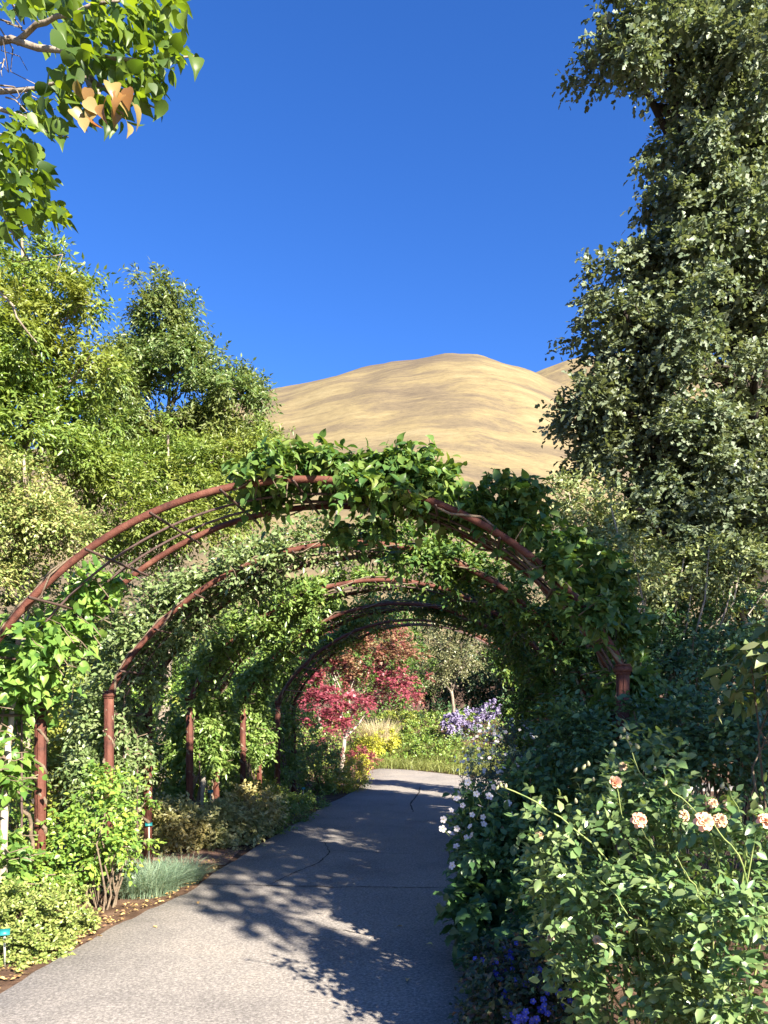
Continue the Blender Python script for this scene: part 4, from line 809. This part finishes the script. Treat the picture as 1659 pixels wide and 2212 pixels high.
def make_open5(mat, size, petals=5):
    V = []; T = []; R = []; mi = []
    for q in range(petals):
        a = 2 * math.pi * q / petals; k = len(V); d = np.array((math.cos(a), math.sin(a), 0)); s = np.array((-math.sin(a), math.cos(a), 0))
        for u_, w_, z_ in ((.08, .08, 0), (.42, .33, .08), (.78, .38, .14), (1., .2, .10)):
            V += [d * u_ + s * w_ + (0, 0, z_), d * u_ - s * w_ + (0, 0, z_)]
        R += [q / petals * .6] * 8
        for j in range(3): T += [(k + 2 * j, k + 2 * j + 1, k + 2 * j + 3), (k + 2 * j, k + 2 * j + 3, k + 2 * j + 2)]; mi += [0, 0]
    k = len(V); V += [np.array((0, 0, .16))] + [np.array((.17 * math.cos(a), .17 * math.sin(a), .06)) for a in np.linspace(0, 5.2, 6)]; R += [0] * 7
    for j in range(6): T.append((k, k + 1 + j, k + 1 + (j + 1) % 6)); mi.append(1)
    return mesh_tris('flower', np.array(V) * size, np.array(T), [M[mat], M['stamen']], np.array(R), mi)
def make_bud(mat):
    V = []; T = []; k = 6
    for (z, r) in ((0, .004), (.006, .010), (.016, .0115), (.028, .007), (.036, .001)): V += [(r * math.cos(a), r * math.sin(a), z) for a in np.arange(k) / k * 2 * math.pi]
    for i in range(4):
        for j in range(k): a, b = i * k + j, i * k + (j + 1) % k; T += [(a, b, b + k), (a, b + k, a + k)]
    return mesh_tris('bud', np.array(V), np.array(T), M[mat], np.linspace(0, .9, len(V)), smooth=True)
FL = {'peach': make_rose(1, 'petal_peach'), 'faded': make_rose(2, 'petal_faded', 1.15), 'half': make_rose(3, 'petal_peach', .6), 'white': make_open5('petal_white', .031), 'small': make_open5('petal_white', .014, 6), 'blue': make_open5('petal_blue', .013), 'bud': make_bud('bud')}
def put(me, pos, direction, s, root, name='flower', label=None):
    o = link(name, me, root); o.location = [float(v) for v in (np.asarray(pos) - np.array(root.location))]; o.rotation_mode = 'QUATERNION'
    o.rotation_quaternion = Vector([float(v) for v in direction]).to_track_quat('Z', 'Y'); o.scale = (s, s, s)
    if label: o['label'] = label
    return o

# the big sunny rose bush, lower right
RB = G(1480, 3.0)
rose_root, rc = plant('rose_bush', 'big sunlit rose bush with peach flowers at the lower right', 'shrub', RB,
    [(1400, 1850, 3.1, 190, 150, .4), (1540, 1870, 2.9, 170, 150, .45), (1380, 2020, 3.0, 180, 130, .4), (1560, 2050, 2.7, 170, 150, .4), (1340, 1740, 3.2, 90, 70, .22), (1400, 1680, 3.2, 60, 60, .16), (1260, 1850, 3.2, 90, 90, .25), (1600, 1790, 2.9, 70, 70, .2), (1400, 2170, 2.9, 180, 100, .4), (1600, 2190, 2.6, 150, 110, .4), (1250, 2000, 3.2, 70, 90, .25), (1370, 1625, 3.2, 25, 40, .06)],
    330, 5, 6, .15, 'ovate', .046, 'rose', 181, None, 300, 'cane', stem_n=60, stem_r=.0045, outw=.6, up=.8, jit=.55)
rng = np.random.default_rng(182); b = MB()
def cane(p0, pts, r=.005):
    P = np.array([p0] + [W(*q) for q in pts]); tt = np.linspace(0, len(P) - 1, 14); Q = np.stack([np.interp(tt, np.arange(len(P)), P[:, k]) for k in range(3)], 1)
    Q[1:-1] = (Q[:-2] + 2 * Q[1:-1] + Q[2:]) / 4; b.tube(Q + rng.normal(0, .004, Q.shape), np.linspace(r * .7, r * .4, 14), 6); return Q
foot = RB + (0, 0, .05)
canes = [cane(foot, [(1400, 2000, 3.0), (1310, 1850, 3.0), (1215, 1770, 3.0), (1150, 1725, 3.0), (1085, 1700, 3.0)], .006), cane(foot, [(1460, 1850, 3.0), (1400, 1700, 3.1), (1352, 1590, 3.15)]), cane(foot, [(1560, 1900, 2.8), (1540, 1800, 2.7), (1490, 1740, 2.7), (1440, 1700, 2.7)]),
         cane(foot, [(1640, 1990, 2.6), (1600, 1850, 2.5), (1540, 1780, 2.5)], .006), cane(foot, [(1450, 1900, 2.9), (1385, 1790, 2.9)]), cane(foot, [(1400, 1900, 3.0), (1345, 1760, 3.0), (1330, 1700, 3.0)]), cane(foot, [(1620, 1850, 2.7), (1600, 1760, 2.7), (1570, 1690, 2.7)]), cane(foot, [(1450, 2080, 2.7), (1350, 1960, 2.75), (1290, 1890, 2.8)], .005), cane(foot, [(1550, 2000, 2.5), (1490, 1900, 2.5), (1460, 1850, 2.5)], .004)]
b.build('cane', M['cane'], rose_root, RB)
for (px, py, Y, me, s, lb) in [(1380, 1772, 2.85, 'peach', .85, None), (1327, 1692, 3.0, 'half', .8, None), (1520, 1775, 2.45, 'peach', .9, 'pale pink full rose'), (1478, 1762, 2.6, 'faded', .6, None), (1555, 1772, 2.45, 'faded', .7, None), (1655, 1775, 2.3, 'peach', .8, None), (1345, 1655, 3.1, 'faded', .55, None), (1540, 1735, 2.6, 'faded', .5, None),
                               (1190, 2025, 3.05, 'faded', .5, None), (1290, 2030, 2.8, 'faded', .5, None), (1165, 1805, 3.1, 'faded', .5, None), (1480, 1730, 3.0, 'faded', .45, None)]:
    put(FL[me], W(px, py, Y), (rng.normal(0, .4), -.6 + rng.normal(0, .3), .6), s * .66, rose_root, 'flower', lb)
for (px, py, Y) in [(1348, 1582, 3.15), (1340, 1596, 3.15), (1356, 1600, 3.15), (1365, 1612, 3.1), (1330, 1612, 3.1), (1380, 1618, 3.1), (1258, 1662, 3.1), (1272, 1655, 3.1), (1240, 1668, 3.1), (1082, 1699, 3.0), (1072, 1706, 3.0), (1092, 1704, 3.0), (1558, 1704, 2.7), (1572, 1708, 2.7), (1530, 1722, 2.7), (1435, 1698, 2.7), (1290, 1760, 3.0), (1282, 1688, 3.1), (1245, 1735, 3.1), (1440, 1655, 3.0), (1415, 1665, 3.0)]:
    p = W(px, py, Y); put(FL['bud'], p, (rng.normal(0, .35), rng.normal(0, .35), 1), rng.uniform(.5, .8), rose_root, 'bud')
root = [o for o in bpy.data.objects if o.name.startswith('anemone_plant')][0]
b = MB(); an = [(1010, 1690), (985, 1725), (975, 1750), (1000, 1740), (1020, 1760), (965, 1770), (990, 1790), (955, 1790), (1060, 1720), (1075, 1745), (1100, 1735), (1045, 1780), (1005, 1810), (1030, 1805), (1050, 1815), (985, 1828), (1060, 1850), (1068, 1870), (1104, 1872), (1040, 1740), (1110, 1760), (1130, 1790), (985, 1870), (1070, 1700), (1030, 1715), (1090, 1790), (1085, 1835), (1150, 1850), (1108, 1940), (1020, 1785), (1045, 1765), (970, 1800)]
for (px, py) in an:
    p = W(px + rng.normal(0, 4), py, rng.uniform(4.75, 5.0)); s = W(px * .5 + 560, 1880, 5.3); b.tube(bend(s, p, rng, 7, .05, .08), np.linspace(.003, .0015, 7), 4)
    put(FL['white'], p, (rng.normal(-.3, .5), -.7 + rng.normal(0, .4), .5 + rng.normal(0, .4)), rng.uniform(.55, .9), root)
b.build('flower_stem', M['cane'], root, np.array(root.location))
root = [o for o in bpy.data.objects if o.name.startswith('white_aster')][0]
C, d, _ = lobe_points(rng, [(1065, 1650, 7.5, 60, 55, .4), (1115, 1620, 7.7, 60, 55, .4), (1035, 1690, 7.3, 40, 35, .3)], 200, .12)
for p, q in zip(C, d): put(FL['small'], p + q * .06, nrm(q * (1, 1, .5) + (0, -.9, .5)), rng.uniform(.8, 1.5), root)
root = [o for o in bpy.data.objects if o.name.startswith('plumbago')][0]
for (cx, cy, Y, n) in [(1105, 2062, 4.0, 9), (1065, 2080, 4.1, 12), (1100, 2075, 4.0, 6), (1130, 2130, 3.75, 16), (1095, 2150, 3.7, 8), (1160, 2110, 3.75, 8), (1210, 2150, 3.55, 6), (1110, 2190, 3.5, 10), (1150, 2200, 3.45, 8), (1180, 2170, 3.5, 8), (1085, 2110, 3.9, 8), (1125, 2205, 3.45, 8)]:
    for q in range(n): put(FL['blue'], W(cx + rng.normal(0, 14), cy + rng.normal(0, 12), Y - .1 + rng.normal(0, .05)), (rng.normal(0, .4), -.8, .6), rng.uniform(.9, 1.5), root)

# ------------------------------------------------------------------ small things
mb = MB(); mb.box((0, 0, .16), (.006, .003, .16)); STK = mesh_tris('stake', np.concatenate(mb.V), np.concatenate(mb.Q), M['stake'])
mb = MB(); mb.box((0, 0, 0), (.036, .022, .003)); PLT = mesh_tris('plate', np.concatenate(mb.V), np.concatenate(mb.Q), M['teal_plate'])
for lb, px, Y, top in (('small teal plant label on a stake before the second arch post', 322, 8.15, .42), ('small teal plant label beside the third arch rear post', 455, 9.6, .62), ('small teal plant label at the bottom left edge of the picture', 10, 4.85, .22), ('tiny teal plant label near the farthest arch post', 655, 13.2, .30), ('tiny teal plant label behind the fourth arch post', 590, 12.2, .42)):
    r = empty('plant_label', G(px, Y), lb, 'plant label', 'teal plant labels on stakes'); s = link('stake', STK, r); s.scale = (1, 1, top / .32); p = link('plate', PLT, r); p.location = (0, -.012, top); p.rotation_euler = (math.radians(48), 0, math.radians(20))
b = MB(); b.tube([(0, 0, 0), (0, 0, 6), (0, 0, 12.6)], [.10, .08, .06], 8); o = b.build('pole', M['pole_grey']); x = (728 - CX) / F * 42; o.location = (x, 42, float(gz(np.array(x), np.array(42.))) - .2); tag(o, 'thin grey pole seen under the nearest arch against the hill', 'pole')

# fallen leaves: a few on the asphalt, litter on the soil along the left edge
rng = np.random.default_rng(201)
spots = [(880, 2125, 'yellow fallen leaf on the shaded asphalt near the bottom'), (1030, 2170, 'brown fallen leaf at the right edge of the asphalt'), (430, 1955, 'small dry leaf on the asphalt by the grass tussock'), (330, 2010, 'dry leaf on the sunlit asphalt below the tussock'), (935, 2050, 'pale dry leaf on the shaded asphalt right of the middle'), (870, 2010, 'pale fallen leaf in the middle of the shade on the path'), (210, 2030, 'tan dry leaf by the soil edge at the left'), (1005, 2120, 'yellow fallen leaf under the blue flowers')]
for px, py, lb in spots:
    Y = EYE * F / (py - HY); p = W(px, py, Y); o = link('fallen_leaf', leaf_proto('ovate', 'dead_leaf', 2, 'fallen_leaf')); o.location = (p[0], p[1], .03); o.rotation_euler = (rng.normal(0, .2), rng.normal(0, .2), rng.uniform(0, 6.28)); s = rng.uniform(.035, .055); o.scale = (s, s, s)
    tag(o, lb, 'leaf', 'fallen leaves on the path')
n = 900; Yq = rng.uniform(4.3, 13, n); xl = np.interp(Yq, LEFT[:, 1][:11], LEFT[:, 0][:11]) - np.abs(rng.normal(0, .16, n)) - .03 + rng.random(n) * .1
P = np.c_[xl, Yq, np.full(n, .026)]; A = nrm(np.c_[rng.normal(0, 1, (n, 2)), rng.normal(0, .15, n)]); X = nrm(np.cross(A, np.array((0, 0, 1.)) + rng.normal(0, .25, (n, 3)))); Nn = np.cross(X, A)
tag(link('leaf_litter', leaves_mesh('leaf_litter', 'ovate', P, X, A, Nn, rng.uniform(.015, .045, n), rng, M['dead_leaf'], (0, 0, 0))), 'dry fallen leaves along the left edge of the path', 'leaf litter', None, 'stuff')
n = 500; Yq = rng.uniform(3., 7, n); xl = np.interp(Yq, RIGHT[:, 1][:8], RIGHT[:, 0][:8]) + np.abs(rng.normal(0, .12, n)) - .06
P = np.c_[xl, Yq, np.full(n, .027)]; A = nrm(np.c_[rng.normal(0, 1, (n, 2)), rng.normal(0, .15, n)]); X = nrm(np.cross(A, np.array((0, 0, 1.)) + rng.normal(0, .25, (n, 3)))); Nn = np.cross(X, A)
tag(link('leaf_litter', leaves_mesh('leaf_litter', 'ovate', P, X, A, Nn, rng.uniform(.012, .035, n), rng, M['dead_leaf'], (0, 0, 0))), 'dry litter under the plants along the right edge of the path', 'leaf litter', None, 'stuff')
